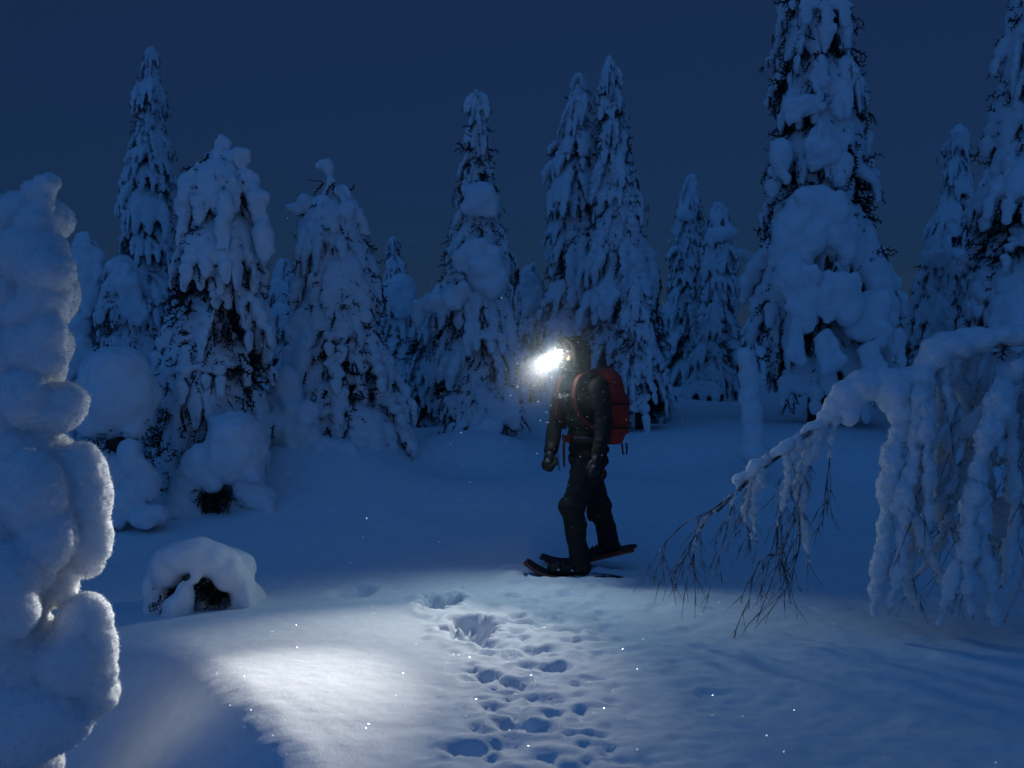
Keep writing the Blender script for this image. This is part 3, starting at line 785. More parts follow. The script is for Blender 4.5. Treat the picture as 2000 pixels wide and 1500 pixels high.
# trunk arching over
arch = smooth_line([(0, 0, -0.2), Q(2150, 900), Q(2110, 720), Q(2030, 668), Q(1940, 668), Q(1860, 690), Q(1790, 745), Q(1700, 770), Q(1640, 790), Q(1590, 835), Q(1520, 890), Q(1450, 950), Q(1400, 1000)], 5)
MB().tube(arch, list(np.linspace(0.055, 0.007, len(arch))), 8).build('trunk', M_TWIG, birch)
rb = random.Random(8)
def droop(pts, snow, r0=0.006, twigs=3, bare=0.25, sub=True, seed=0):
    """one hanging branch: bark core, side twigs, and a sleeve of snow with radius list in px"""
    rr = random.Random(seed)
    line = smooth_line([Q(*p) for p in pts], 6)
    mb = MB(); mb.tube(line, list(np.linspace(r0, r0 * 0.35, len(line))), 5)
    for t in range(twigs):
        i = rr.randrange(len(line) // 4, len(line) - 1)
        p = np.array(line[i]); L = rr.uniform(.10, .28)
        v = np.array([rr.uniform(-.75, .35), rr.uniform(-.5, .5), -1.0])
        q = [p, p + v * L * .4 + np.array([0, 0, .015]), p + v * L * .75, p + v * L * np.array([.9, .9, 1.05])]
        mb.tube(q, [r0 * .5, r0 * .4, r0 * .3, r0 * .2], 4)
        if sub:
            for w in range(2):
                p2 = q[rr.randrange(1, 3)]; v2 = v + np.array([rr.uniform(-.6, .6), rr.uniform(-.4, .4), 0]); L2 = L * rr.uniform(.3, .6)
                mb.tube([p2, p2 + v2 * L2 * .5, p2 + v2 * L2], [r0 * .35, r0 * .28, r0 * .18], 4)
    br = mb.build('branch', M_TWIG, birch)
    if snow:
        b = Blobs(); m = len(line); la = np.array(line); ph = rr.uniform(0, 9)
        for tt in np.linspace(0, 1, m * 4):
            w = np.interp(tt, np.linspace(0, 1, len(snow)), snow) * s
            if w < 1.5 * s: continue
            w *= 1 + 0.22 * math.sin(ph + tt * 17) + 0.14 * math.sin(2 * ph + tt * 41)
            p = np.array([np.interp(tt * (m - 1), np.arange(m), la[:, k]) for k in range(3)])
            b.add(p + np.array([rr.uniform(-.2, .2) * w, rr.uniform(-.2, .2) * w, w * 0.1]), (w * .9, w * .9, w * 1.2), fine=False)
        sm = fuse('snow_sleeve', b, 0.0115, 1, ((0.018, 0.10), (0.016, 0.04), (0.010, 0.018)), seed)
        obj('snow_sleeve', sm, M_RIME, br)
        rime(sm, br, 1100, 0.006, 0.026, 0.0032, seed)
    return br
# heavy snow riding on the arch
b = Blobs()
for (px, py, rx, ry, dy) in [(2140, 720, 50, 60, 0), (2090, 672, 60, 34, 0), (2030, 655, 60, 26, 0), (1970, 655, 60, 24, 0), (1910, 662, 56, 24, 0), (1860, 674, 46, 26, 0), (1826, 694, 34, 34, 0), (1808, 716, 26, 36, 0), (1800, 745, 28, 34, -.03),
                             (1770, 738, 40, 22, 0), (1730, 742, 44, 26, 0), (1690, 752, 40, 32, 0), (1655, 772, 36, 36, 0), (1630, 795, 26, 30, 0), (1660, 810, 22, 24, -.03), (1745, 770, 34, 34, -.04), (1762, 810, 26, 40, -.05),
                             (1614, 812, 20, 16, 0)] + [(1605 - 165 * t + 4 * math.sin(t * 23), 822 + 118 * t + 3 * math.sin(t * 31), 13 - 5 * t + 2.5 * math.sin(t * 17), 10 - 4 * t + 2 * math.sin(t * 19), 0) for t in np.linspace(0, 1, 26)]:
    b.add(Q(px, py, dy), (rx * s, min(rx, ry * 1.3) * s, ry * s))
obj('snow_ridge', fuse('snow_ridge', b, 0.014, 4, ((0.022, 0.16), (0.012, 0.05), (0.005, 0.02)), 66), M_RIME, birch)
HB = [
    ([(1775, 790, -.05), (1745, 880, -.08), (1735, 980, -.1), (1720, 1100, -.1), (1705, 1195, -.1)], [26, 24, 24, 20, 14]),
    ([(1800, 740, -.05), (1790, 860, -.12), (1765, 980, -.15), (1760, 1090, -.15), (1735, 1200, -.15)], [26, 26, 22, 18, 8]),
    ([(1810, 760, -.1), (1812, 870, -.2), (1815, 960, -.2), (1812, 1010, -.2)], [20, 18, 14, 8]),
    ([(1760, 900, -.1), (1775, 980, -.15), (1800, 1040, -.15), (1830, 1110, -.12), (1850, 1150, -.1)], [16, 16, 15, 12, 6]),
    ([(1795, 900, .05), (1780, 1030, .05), (1770, 1130, .02), (1790, 1180, 0)], [18, 18, 16, 14]),
    ([(1860, 700, 0), (1850, 800, .08), (1835, 920, .1), (1840, 1010, .1), (1850, 1060, .1)], [20, 16, 14, 12, 8]),
    ([(1960, 770, -.25), (1930, 850, -.3), (1905, 960, -.3), (1890, 1040, -.3), (1860, 1130, -.3), (1835, 1215, -.3)], [28, 26, 24, 20, 16, 10]),
    ([(1905, 960, -.32), (1895, 1050, -.34), (1890, 1130, -.34), (1900, 1210, -.34)], [22, 20, 16, 10]),
    ([(1915, 940, -.3), (1915, 1040, -.32), (1930, 1130, -.32), (1945, 1215, -.32)], [20, 20, 17, 10]),
    ([(1960, 770, -.2), (1975, 840, -.2), (1985, 960, -.2), (1975, 1060, -.2), (1960, 1150, -.2)], [24, 20, 20, 16, 8]),
    ([(1990, 720, -.15), (1930, 790, -.1), (1880, 850, -.05), (1850, 900, 0), (1830, 960, 0)], [18, 16, 14, 12, 8]),
    ([(2010, 780, -.1), (1940, 850, 0), (1890, 930, .05), (1860, 1000, .05), (1820, 1080, .05)], [18, 16, 14, 12, 6]),
    ([(2040, 700, -.2), (2030, 850, -.25), (2020, 1000, -.25), (2010, 1180, -.25)], [28, 30, 26, 14]),
    ([(2060, 720, .1), (2000, 880, .15), (1960, 1000, .15), (1930, 1120, .15)], [22, 22, 18, 8]),
    ([(1900, 690, .1), (1890, 800, .2), (1900, 920, .25), (1880, 1050, .25), (1870, 1150, .25)], [18, 16, 16, 12, 6]),
    ([(1835, 700, .1), (1880, 760, .15), (1900, 860, .2), (1940, 960, .2), (1960, 1080, .2)], [16, 16, 15, 12, 8]),
    # toward the tip
    ([(1640, 800, -.02), (1625, 850, -.04), (1620, 900, -.05), (1612, 960, -.05), (1606, 1030, -.05)], [18, 10, 4, 0, 0]),
    ([(1605, 825, 0), (1590, 880, -.02), (1570, 920, -.02), (1555, 1000, -.02), (1520, 1100, -.02), (1478, 1215, -.02)], [16, 20, 10, 0, 0, 0]),
    ([(1590, 840, .02), (1572, 900, .02), (1565, 960, .02), (1570, 1010, .02), (1575, 1060, .02), (1582, 1100, .02)], [14, 18, 18, 14, 10, 3]),
    ([(1560, 855, 0), (1545, 920, .02), (1530, 980, .02), (1515, 1050, .02)], [12, 10, 6, 0]),
    ([(1530, 875, 0), (1540, 930, -.03), (1525, 1000, -.03), (1510, 1060, -.03)], [10, 12, 6, 0]),
    ([(1500, 890, 0), (1480, 940, 0), (1470, 1000, 0), (1480, 1060, 0)], [12, 16, 12, 2]),
    ([(1470, 910, 0), (1462, 960, .02), (1455, 1010, .02), (1478, 1070, .02)], [10, 12, 8, 0]),
    ([(1445, 940, 0), (1430, 990, -.02), (1418, 1040, -.02), (1396, 1118, -.02)], [8, 6, 0, 0]),
    ([(1425, 970, 0), (1385, 1000, 0), (1340, 1020, 0), (1300, 1060, 0), (1275, 1095, 0)], [5, 0, 0, 0, 0]),
    ([(1400, 995, 0), (1372, 1020, .01), (1350, 1060, .01), (1330, 1110, .01)], [4, 3, 0, 0]),
    ([(1390, 1000, 0), (1365, 1040, -.01), (1355, 1080, -.01), (1345, 1115, -.01)], [0, 3, 3, 0]),
    ([(1540, 1040, -.02), (1525, 1080, -.03), (1535, 1130, -.03), (1545, 1180, -.03)], [0, 0, 0, 0]),
    ([(1530, 1080, -.02), (1490, 1090, -.03), (1470, 1130, -.03), (1462, 1190, -.03)], [0, 0, 0, 0]),
    ([(1560, 1000, 0), (1562, 1060, .01), (1550, 1110, .01), (1545, 1150, .01)], [6, 5, 0, 0]),
]
for i, (pts, sn) in enumerate(HB):
    tip = pts[0][0] < 1650
    sn = [q * (0.62 if tip else 0.76) for q in sn]
    droop(pts, sn if max(sn) > 0 else None, 0.0065 if tip else 0.008, twigs=7 if tip else 2, seed=200 + i)

rb = random.Random(77)
for i in range(16):        # thin rimed shoots hanging inside the curtain
    x0_ = rb.uniform(1800, 2060); y0_ = rb.uniform(690, 800); dy_ = rb.uniform(-.15, .3); ln_ = rb.uniform(180, 420)
    droop([(x0_, y0_, dy_), (x0_ - rb.uniform(-10, 30), y0_ + ln_ * .4, dy_ + rb.uniform(-.05, .05)), (x0_ - rb.uniform(-20, 60), y0_ + ln_ * .75, dy_), (x0_ - rb.uniform(-20, 80), y0_ + ln_, dy_)], [7, 8, 7, 4], 0.006, twigs=4, seed=300 + i)

# ------------------------------------------------------------------ the hiker
M_JACKET = plain('jacket', (0.014, 0.015, 0.013), 0.92, 0.25, 45)
M_PANTS = plain('trousers', (0.009, 0.009, 0.009), 0.9, 0.3, 50)
M_BLACK = plain('black_rubber', (0.010, 0.010, 0.011), 0.6, 0.2, 70)
M_RED = plain('red_nylon', (0.44, 0.030, 0.014), 0.65, 0.25, 55)
M_REDS = plain('red_strap', (0.09, 0.009, 0.006), 0.7, 0.1, 90)
M_ORANGE = plain('orange_plastic', (0.42, 0.075, 0.014), 0.45, 0.1, 60)
M_SHOE = plain('snowshoe_frame', (0.10, 0.018, 0.010), 0.5, 0.1, 60)
M_SKIN = plain('skin', (0.34, 0.20, 0.15), 0.55, 0.1, 70, 0.1)
M_METAL = plain('metal', (0.55, 0.55, 0.56), 0.3, 0.0, 50, 0.1, 0.5, 1.0)
def baffles(m, freq=7.0, strength=0.35):
    nt = m.node_tree; b = nt.nodes['Principled BSDF']
    tc = nt.nodes.new('ShaderNodeTexCoord'); w = nt.nodes.new('ShaderNodeTexWave'); w.wave_type = 'BANDS'; w.bands_direction = 'Z'
    w.inputs['Scale'].default_value = freq; w.inputs['Distortion'].default_value = 1.2; w.inputs['Detail'].default_value = 2
    bp = nt.nodes.new('ShaderNodeBump'); bp.inputs['Strength'].default_value = strength; bp.inputs['Distance'].default_value = 0.02
    nt.links.new(tc.outputs['Object'], w.inputs['Vector']); nt.links.new(w.outputs[0], bp.inputs['Height'])
    for l in list(nt.links):
        if l.to_socket == b.inputs['Normal']: nt.links.new(l.from_socket, bp.inputs['Normal'])
    nt.links.new(bp.outputs[0], b.inputs['Normal'])
baffles(M_JACKET, 7.0, 0.14)

D0 = 8.5
FV = np.array([-0.80, -0.60, 0.0]); LV = np.array([0.60, -0.80, 0.0]); ZV = np.array([0, 0, 1.0])
YAW = math.atan2(FV[1], FV[0])
HO = np.array([0.55, D0, gz(0.55, D0)])
def H(px, py, dy=0.0):
    c = P(px, py, D0)
    return np.array([c[0], D0 + dy, c[2]]) - HO
person = thing('person', HO, 'hiker in dark hooded jacket and black trousers striding on snowshoes', 'person')
R3 = (0, 0, YAW)
head_c = H(1119, 692)
# body: one continuous figure with a face
b = Blobs()
b.add(head_c, (0.095, 0.078, 0.118), R3); b.add(head_c + FV * 0.03 - ZV * 0.055, (0.066, 0.060, 0.068), R3)
b.add(head_c + FV * 0.075 - ZV * 0.10, (0.026, 0.030, 0.022), R3)                       # chin
b.chain([head_c + FV * 0.092 + ZV * 0.005, head_c + FV * 0.116 - ZV * 0.032], [0.012, 0.016], step=.3)    # nose
for sgn in (-1, 1):
    b.add(head_c + FV * 0.088 + LV * 0.034 * sgn + ZV * 0.026, (0.012, 0.026, 0.010), R3)    # brow
    b.add(head_c + FV * 0.072 + LV * 0.042 * sgn - ZV * 0.035, (0.024, 0.024, 0.022), R3)    # cheek
    b.add(head_c + LV * 0.080 * sgn - ZV * 0.01, (0.020, 0.010, 0.032), R3)                  # ear
b.add(head_c + FV * 0.092 - ZV * 0.066, (0.012, 0.026, 0.006), R3); b.add(head_c + FV * 0.090 - ZV * 0.078, (0.012, 0.022, 0.007), R3)   # lips
b.chain([head_c - ZV * 0.09 - FV * 0.02, H(1130, 752)], [0.056, 0.062])
b.add(H(1134, 768), (0.095, 0.165, 0.085), R3); b.add(H(1138, 810), (0.10, 0.15, 0.12), R3); b.add(H(1146, 870), (0.10, 0.145, 0.12), R3)
ARM_L = [H(1166, 757, -.15), H(1177, 818, -.17), H(1163, 878, -.25)]
ARM_R = [H(1102, 757, .12), H(1088, 822, .10), H(1076, 876, -.02)]
LEG_L = [H(1150, 900, -.08), H(1116, 990, -.14), H(1130, 1088, -.10)]
LEG_R = [H(1142, 900, .09), H(1174, 1000, .14), H(1194, 1066, .22)]
for A in (ARM_L, ARM_R):
    b.chain(A, [0.052, 0.042, 0.032]); b.chain([A[2], A[2] + (A[2] - A[1]) * .35], [0.032, 0.030])
for A in (LEG_L, LEG_R):
    b.chain(A, [0.085, 0.058, 0.042])
obj('body', fuse('body', b, 0.009, 2), M_SKIN, person)
M_EYE = plain('eye', (0.03, 0.02, 0.02), 0.2, 0, 50)
for sgn in (-1, 1):
    be = Blobs(); be.add(head_c + FV * 0.087 + LV * 0.034 * sgn + ZV * 0.006, 0.0115)
    v, f = be.arrays(); obj('eye', mesh_from('eye', v, f), M_EYE, person)
# neck gaiter pulled up over the nose
b = Blobs(); b.add(head_c + FV * 0.028 - ZV * 0.062, (0.082, 0.074, 0.062), R3); b.add(head_c + FV * 0.088 - ZV * 0.026, (0.036, 0.040, 0.032), R3); b.add(head_c + FV * 0.045 - ZV * 0.03, (0.062, 0.072, 0.034), R3)
b.add(head_c + FV * 0.02 - ZV * 0.11, (0.082, 0.078, 0.05), R3)
obj('neck_gaiter', fuse('neck_gaiter', b, 0.008, 3, ((0.003, 0.03),), 5), M_JACKET, person)
# jacket with hood
b = Blobs()
b.add(H(1150, 878), (0.135, 0.18, 0.07), R3); b.add(H(1147, 852), (0.135, 0.178, 0.11), R3); b.add(H(1142, 822), (0.13, 0.175, 0.11), R3)
b.add(H(1137, 786), (0.135, 0.185, 0.12), R3); b.add(H(1134, 756), (0.112, 0.165, 0.085), R3); b.add(H(1128, 738), (0.095, 0.105, 0.075), R3)
b.chain(ARM_L, [0.080, 0.066, 0.054]); b.chain(ARM_R, [0.078, 0.064, 0.052])
jk = fuse('jacket', b, 0.011, 3, ((0.010, 0.11), (0.005, 0.04)), 3)
jo = obj('jacket', jk, M_JACKET, person)
b = Blobs()
b.add(head_c - FV * 0.028 + ZV * 0.006, (0.118, 0.112, 0.140), R3); b.add(head_c - FV * 0.05 - ZV * 0.07, (0.098, 0.104, 0.10), R3)
b.add(H(1127, 733), (0.098, 0.104, 0.05), R3)
for a in np.linspace(-2.2, 2.2, 27):                                                       # rim round the face
    b.add(head_c + FV * (0.055 + 0.02 * math.cos(a)) + LV * 0.100 * math.sin(a) + ZV * (0.128 * math.cos(a) - 0.012), 0.020, fine=False)
obj('hood', fuse('hood', b, 0.010, 2, ((0.006, 0.08),), 9), M_JACKET, jo)
b = Blobs(); b.chain([ARM_R[2] * .96 + ARM_R[1] * .04, ARM_R[2] + (ARM_R[2] - ARM_R[1]) * .06], [0.055, 0.054])
obj('cuff', fuse('cuff', b, 0.010, 2), M_BLACK, jo)
# collar
mb = MB(); ring = [H(1124, 728) + FV * (0.088 * math.cos(a)) + LV * (0.092 * math.sin(a)) + ZV * 0.012 * math.cos(a) for a in np.linspace(0, 2 * math.pi, 25)]
mb.tube(ring, 0.022, 7); mb.build('collar', M_JACKET, jo)
zp = [H(1124, 742) + FV * 0.10, H(1135, 790) + FV * 0.142, H(1142, 840) + FV * 0.140, H(1149, 885) + FV * 0.138]
MB().tube(smooth_line(zp, 5), 0.005, 5).build('zipper', M_BLACK, jo)
# trousers
b = Blobs()
b.add(H(1148, 898), (0.13, 0.172, 0.09), R3); b.add(H(1147, 925), (0.125, 0.165, 0.08), R3)
b.chain([LEG_L[0], LEG_L[1], LEG_L[1] * .3 + LEG_L[2] * .7, LEG_L[2]], [0.115, 0.088, 0.076, 0.084])
b.add(LEG_L[1] + np.array([-0.03, -.01, 0.02]), (0.075, 0.08, 0.085)); b.add(LEG_L[1] + np.array([0.05, 0, -0.10]), (0.06, 0.07, 0.08))
b.chain([LEG_R[0], LEG_R[1], LEG_R[1] * .3 + LEG_R[2] * .7, LEG_R[2]], [0.115, 0.086, 0.078, 0.084])
b.add(LEG_R[1] + np.array([0.02, 0, 0.03]), (0.075, 0.08, 0.08)); b.add(LEG_R[1] + np.array([-0.06, 0, -0.02]), (0.045, 0.06, 0.07))
obj('trousers', fuse('trousers', b, 0.011, 3, ((0.014, 0.13), (0.007, 0.05)), 4), M_PANTS, person)
# mittens: palm, closed fingers and a thumb
def mitten(A, th):
    w = A[2]; v = (A[2] - A[1]); v = v / np.linalg.norm(v)
    b = Blobs()
    b.chain([w - v * 0.05, w + v * 0.03], [0.050, 0.044]); b.add(w + v * 0.085, (0.040, 0.046, 0.062)); b.add(w + v * 0.135 + FV * 0.006, (0.042, 0.046, 0.048)); b.add(w + v * 0.155 + np.array(th) * 0.4, (0.034, 0.040, 0.034))
    b.chain([w + v * 0.06, w + v * 0.085 + np.array(th), w + v * 0.125 + np.array(th) * 1.25], [0.022, 0.021, 0.018])
    return obj('mitten', fuse('mitten', b, 0.008, 2, ((0.004, 0.04),), 6), M_BLACK, person)
mitten(ARM_R, (0.045, -0.01, 0)); mitten(ARM_L, (-0.04, -0.02, 0))
MB().tube([H(1089, 880, -.05), H(1090, 895, -.05), H(1092, 918, -.05)], [0.003, 0.003, 0.005], 5).build('mitten_cord', M_BLACK, person)
# boots
T1 = np.array([-0.985, 0.17, 0.0]); T2 = np.array([-0.95, 0.10, -0.28])
def boot(an, toe):
    toe = np.asarray(toe) / np.linalg.norm(toe)
    b = Blobs(); b.chain([an + ZV * 0.06, an - ZV * 0.03], [0.062, 0.064])
    b.chain([an - ZV * 0.045 - toe * 0.045, an - ZV * 0.055 + toe * 0.09, an - ZV * 0.06 + toe * 0.19], [0.056, 0.054, 0.046])
    o = obj('boot', fuse('boot', b, 0.009, 3, ((0.004, 0.05),), 8), M_BLACK, person)
    mb = MB()
    for j in range(4):
        c = an + toe * (0.035 + 0.03 * j) + ZV * (0.012 - 0.006 * j); sd = np.cross(toe, ZV)
        mb.tube([c - sd * 0.05 - ZV * .02, c + ZV * 0.012, c + sd * 0.05 - ZV * .02], 0.004, 5)
    mb.build('laces', M_METAL if False else M_BLACK, o)
    return o
AN_L = H(1128, 1092, -.10); AN_R = H(1193, 1068, .22)
boot(AN_L, T1); boot(AN_R, T2)

# snowshoes
def snowshoe(c, toe, pitch_up, label):
    toe = np.asarray(toe, float); toe /= np.linalg.norm(toe); sd = np.cross(toe, ZV); sd /= np.linalg.norm(sd); up = np.cross(sd, toe)
    r = thing('snowshoe', HO + c, label, 'snowshoe', 'snowshoes on the hiker')
    def pt(u, w):            # u along -1 tail .. 1 toe, w across
        curl = 0.085 * max(0, (u - 0.45) / 0.55) ** 1.7
        return toe * (u * 0.36) + sd * w + up * (curl)
    def half(u): return 0.105 * (1 - abs((u - 0.1) / 1.12) ** 3.2) ** 0.5 if abs((u - 0.1) / 1.12) < 1 else 0.0
    us = np.linspace(-1, 1, 25)
    V, Fc = [], []
    for u in us:
        h = half(u) * 0.96
        for k, w in enumerate((-h, -h * .5, 0, h * .5, h)): V.append(pt(u, w) + up * 0.004)
        for k, w in enumerate((-h, -h * .5, 0, h * .5, h)): V.append(pt(u, w) - up * 0.004)
    for i in range(len(us) - 1):
        for k in range(4):
            a = i * 10 + k; c2 = (i + 1) * 10 + k
            Fc.append((a, a + 1, c2 + 1, c2)); Fc.append((a + 5, c2 + 5, c2 + 6, a + 6))
        Fc.append((i * 10, (i + 1) * 10, (i + 1) * 10 + 5, i * 10 + 5)); Fc.append((i * 10 + 4, i * 10 + 9, (i + 1) * 10 + 9, (i + 1) * 10 + 4))
    obj('deck', mesh_from('deck', V, Fc), M_BLACK, r)
    loop = [pt(u, half(u)) for u in us] + [pt(u, -half(u)) for u in us[::-1]]
    loop.append(loop[0])
    fr = MB().tube(loop, 0.012, 7).build('frame', M_SHOE, r)
    for sg in (-1, 1):
        rail = [pt(u, sg * 0.055) - up * 0.022 for u in np.linspace(-0.95, 0.50, 8)]
        MB().tube(rail, 0.013, 6).build('traction_rail', M_ORANGE, r)
    bx = MB()
    for u in (0.02, 0.30):
        bx.tube([pt(u, -0.065) + up * 0.01, pt(u, -0.06) + up * 0.07, pt(u, 0) + up * 0.10, pt(u, 0.06) + up * 0.07, pt(u, 0.065) + up * 0.01], 0.010, 6)
    bx.tube([pt(-0.22, -0.06) + up * 0.03, pt(-0.30, 0) + up * 0.05, pt(-0.22, 0.06) + up * 0.03], 0.009, 6)
    bn = bx.build('binding', M_BLACK, r)
    bk = Blobs()
    for u in (0.02, 0.30): bk.add(pt(u, 0.066 * (1 if np.dot(sd, [0, -1, 0]) > 0 else -1)) + up * 0.05, (0.014, 0.008, 0.010))
    v, f = bk.arrays(); obj('buckle', mesh_from('buckle', v, f), M_METAL, bn)
    V, Fc = loft([(pt(0.12, 0) - up * 0.006, toe, sd, 0.05, 0.07, 4), (pt(0.12, 0) - up * 0.045, toe, sd, 0.004, 0.06, 3)], 16)
    MB().put(V, Fc).build('crampon', M_METAL, r)
    return r
snowshoe(AN_L - ZV * 0.108 + T1 * 0.03, T1 + ZV * 0.03, 0, 'black snowshoe with orange-red frame under the leading foot, upturned toe')
snowshoe(AN_R - ZV * 0.115 + np.array([-0.14, 0.02, 0.0]), np.array([-0.95, 0.10, -0.24]), 0, 'dark snowshoe under the trailing foot with its tail lifted')

# backpack
BP = H(1140, 800) - FV * 0.235
pack = thing('backpack', HO + BP, 'tall red hiking backpack on the back of the hiker', 'backpack')
secs = []
for z, a, bb, off in [(-0.265, 0.070, 0.105, 0), (-0.255, 0.088, 0.122, 0), (-0.20, 0.105, 0.138, 0.005), (-0.08, 0.110, 0.146, 0.010), (0.06, 0.110, 0.148, 0.008), (0.15, 0.104, 0.142, 0.000), (0.205, 0.094, 0.132, -0.010), (0.225, 0.080, 0.118, -0.014)]:
    secs.append((ZV * z - FV * off, FV, LV, a, bb, 2.7))
MB().put(*loft(secs, 32)).build('main_bag', M_RED, pack)
secs = []
for z, a, bb in [(0.190, 0.098, 0.136), (0.215, 0.108, 0.146), (0.250, 0.104, 0.140), (0.285, 0.082, 0.118), (0.305, 0.050, 0.080), (0.312, 0.02, 0.04)]:
    secs.append((ZV * z + FV * (0.015 + 0.35 * (z - 0.19)), FV, LV, a, bb, 2.5))
lid = MB().put(*loft(secs, 32)).build('lid', M_RED, pack)
secs = []
for z, a, bb in [(-0.20, 0.02, 0.08), (-0.18, 0.04, 0.105), (-0.05, 0.046, 0.112), (0.08, 0.040, 0.108), (0.11, 0.018, 0.09)]:
    secs.append((ZV * z - FV * 0.110, FV, LV, a, bb, 3.0))
MB().put(*loft(secs, 28)).build('front_pocket', M_RED, pack)
for sg in (-1, 1):       # compression straps
    for z in (-0.14, 0.04):
        pts = [LV * (0.155 * sg) + FV * x + ZV * (z + 0.02 * x) for x in (-0.10, -0.03, 0.04, 0.10)]
        MB().tube(pts, 0.007, 5).build('side_strap', M_BLACK, pack)
for dx in (0.0, 0.045):
    q = -FV * (0.06 + dx) + LV * 0.10 - ZV * 0.26
    MB().tube([q, q - ZV * 0.04 - FV * 0.005, q - ZV * 0.085 - FV * (0.012 - dx * .3)], [0.008, 0.008, 0.007], 5).build('hanging_strap', M_REDS if dx == 0 else M_BLACK, pack)
off = BP
for sg in (-1, 1):       # shoulder straps over the jacket
    ln = smooth_line([H(1134, 738) - FV * 0.10 + LV * 0.095 * sg - off, H(1132, 728) + LV * 0.10 * sg - off, H(1131, 742) + FV * 0.105 + LV * 0.105 * sg - off, H(1135, 785) + FV * 0.150 + LV * 0.105 * sg - off, H(1139, 815) + FV * 0.128 + LV * 0.135 * sg - off, H(1142, 838) + FV * 0.04 + LV * 0.185 * sg - off], 6)
    V, Fc = [], []
    n = len(ln)
    for i, p in enumerate(ln):
        t = np.asarray(ln[min(i + 1, n - 1)]) - np.asarray(ln[max(i - 1, 0)]); t /= np.linalg.norm(t)
        w = LV * 0.022; nn = np.cross(t, LV); nn /= np.linalg.norm(nn) + 1e-9; nn = nn * 0.010
        V += [p - w - nn, p + w - nn, p + w + nn, p - w + nn]
    for i in range(n - 1):
        for k in range(4): Fc.append((i * 4 + k, i * 4 + (k + 1) % 4, (i + 1) * 4 + (k + 1) % 4, (i + 1) * 4 + k))
    Fc += [(3, 2, 1, 0), ((n - 1) * 4, (n - 1) * 4 + 1, (n - 1) * 4 + 2, (n - 1) * 4 + 3)]
    MB().put(V, Fc).build('shoulder_strap', M_REDS, pack)
V, Fc = [], []           # hip belt
angs = np.linspace(0, 2 * math.pi, 33)
for a in angs[:-1]:
    c = H(1145, 856) - off + FV * (0.150 * math.cos(a)) + LV * (0.192 * math.sin(a)); n_ = FV * math.cos(a) + LV * math.sin(a)
    V += [c - ZV * .022, c + ZV * .022, c + ZV * .022 + n_ * .012, c - ZV * .022 + n_ * .012]
for i in range(32):
    j = (i + 1) % 32
    for k in range(4): Fc.append((i * 4 + k, j * 4 + k, j * 4 + (k + 1) % 4, i * 4 + (k + 1) % 4))
MB().put(V, Fc).build('hip_belt', M_BLACK, pack)
bk = Blobs(); bk.box(H(1145, 856) - off + FV * 0.166, (0.010, 0.028, 0.024), R3); v, f = bk.arrays()
obj('belt_buckle', mesh_from('belt_buckle', v, f, False), M_REDS, pack)
q = H(1145, 852) - off + FV * 0.168 - LV * 0.055
MB().tube([q, q - ZV * 0.08 + FV * .004, q - ZV * 0.17 + FV * .002, q - ZV * 0.22], [0.011, 0.011, 0.010, 0.008], 6).build('belt_tail', M_REDS, pack)
q = H(1183, 872, -.10) - off
MB().tube([q, H(1180, 895, -.12) - off, H(1173, 930, -.14) - off], [0.008, 0.007, 0.006], 5).build('belt_tail', M_REDS, pack)
bk = Blobs(); bk.box(H(1133, 776) - off + FV * 0.160, (0.006, 0.10, 0.008), R3); v, f = bk.arrays()
cs = obj('chest_strap', mesh_from('chest_strap', v, f, False), M_BLACK, pack)

# small camera pouch hanging on the chest
cp = H(1136, 779) + FV * 0.190 + LV * 0.02
pouch = thing('chest_camera', HO + cp, 'small black camera clipped to the chest strap of the hiker', 'camera')
V, Fc = loft([(-ZV * 0.034, FV, LV, 0.016, 0.05, 5), (-ZV * 0.030, FV, LV, 0.020, 0.056, 5), (ZV * 0.026, FV, LV, 0.020, 0.056, 5), (ZV * 0.030, FV, LV, 0.016, 0.05, 5)], 24)
MB().put(V, Fc).build('camera_body', M_BLACK, pouch)
V, Fc = loft([(FV * 0.018, LV, ZV, 0.024, 0.024, 2), (FV * 0.050, LV, ZV, 0.024, 0.024, 2), (FV * 0.053, LV, ZV, 0.018, 0.018, 2)], 20)
MB().put(V, Fc).build('lens', M_BLACK, pouch)
for (w, z) in ((-0.045, 0.033), (0.045, 0.033)):
    bk = Blobs(); bk.add(LV * w + ZV * z, 0.007); v, f = bk.arrays(); obj('strap_ring', mesh_from('strap_ring', v, f), M_METAL, pouch)

# headlamp
LP = head_c + FV * 0.118 + ZV * 0.022
lamp = thing('headlamp', HO + LP, 'glaring white headlamp strapped over the hood of the hiker', 'headlamp')
AIM = np.array([-0.420, -0.855, -0.305]); AIM = AIM / np.linalg.norm(AIM)
SD = np.cross(AIM, ZV); SD /= np.linalg.norm(SD); UPV = np.cross(SD, AIM)
V, Fc = loft([(-AIM * 0.010, SD, UPV, 0.026, 0.018, 3.5), (AIM * 0.0, SD, UPV, 0.032, 0.024, 3.5), (AIM * 0.022, SD, UPV, 0.032, 0.024, 3.5), (AIM * 0.026, SD, UPV, 0.028, 0.020, 3.5)], 24)
MB().put(V, Fc).build('housing', M_BLACK, lamp)
m_, nt_, b_ = mat_new('lamp_lens')
b_.inputs['Base Color'].default_value = (0.9, 0.9, 0.9, 1); b_.inputs['Emission Color'].default_value = (1.0, 0.97, 0.90, 1); b_.inputs['Emission Strength'].default_value = 90.0
V, Fc = loft([(AIM * 0.0262, SD, UPV, 0.024, 0.017, 2.6), (AIM * 0.030, SD, UPV, 0.021, 0.014, 2.4)], 20)
MB().put(V, Fc).build('lens', m_, lamp)
ring = [head_c - LP - FV * 0.028 + ZV * 0.024 + FV * (0.128 * math.cos(a)) + LV * (0.118 * math.sin(a)) + ZV * 0.006 * math.cos(a) for a in np.linspace(0, 2 * math.pi, 37)]
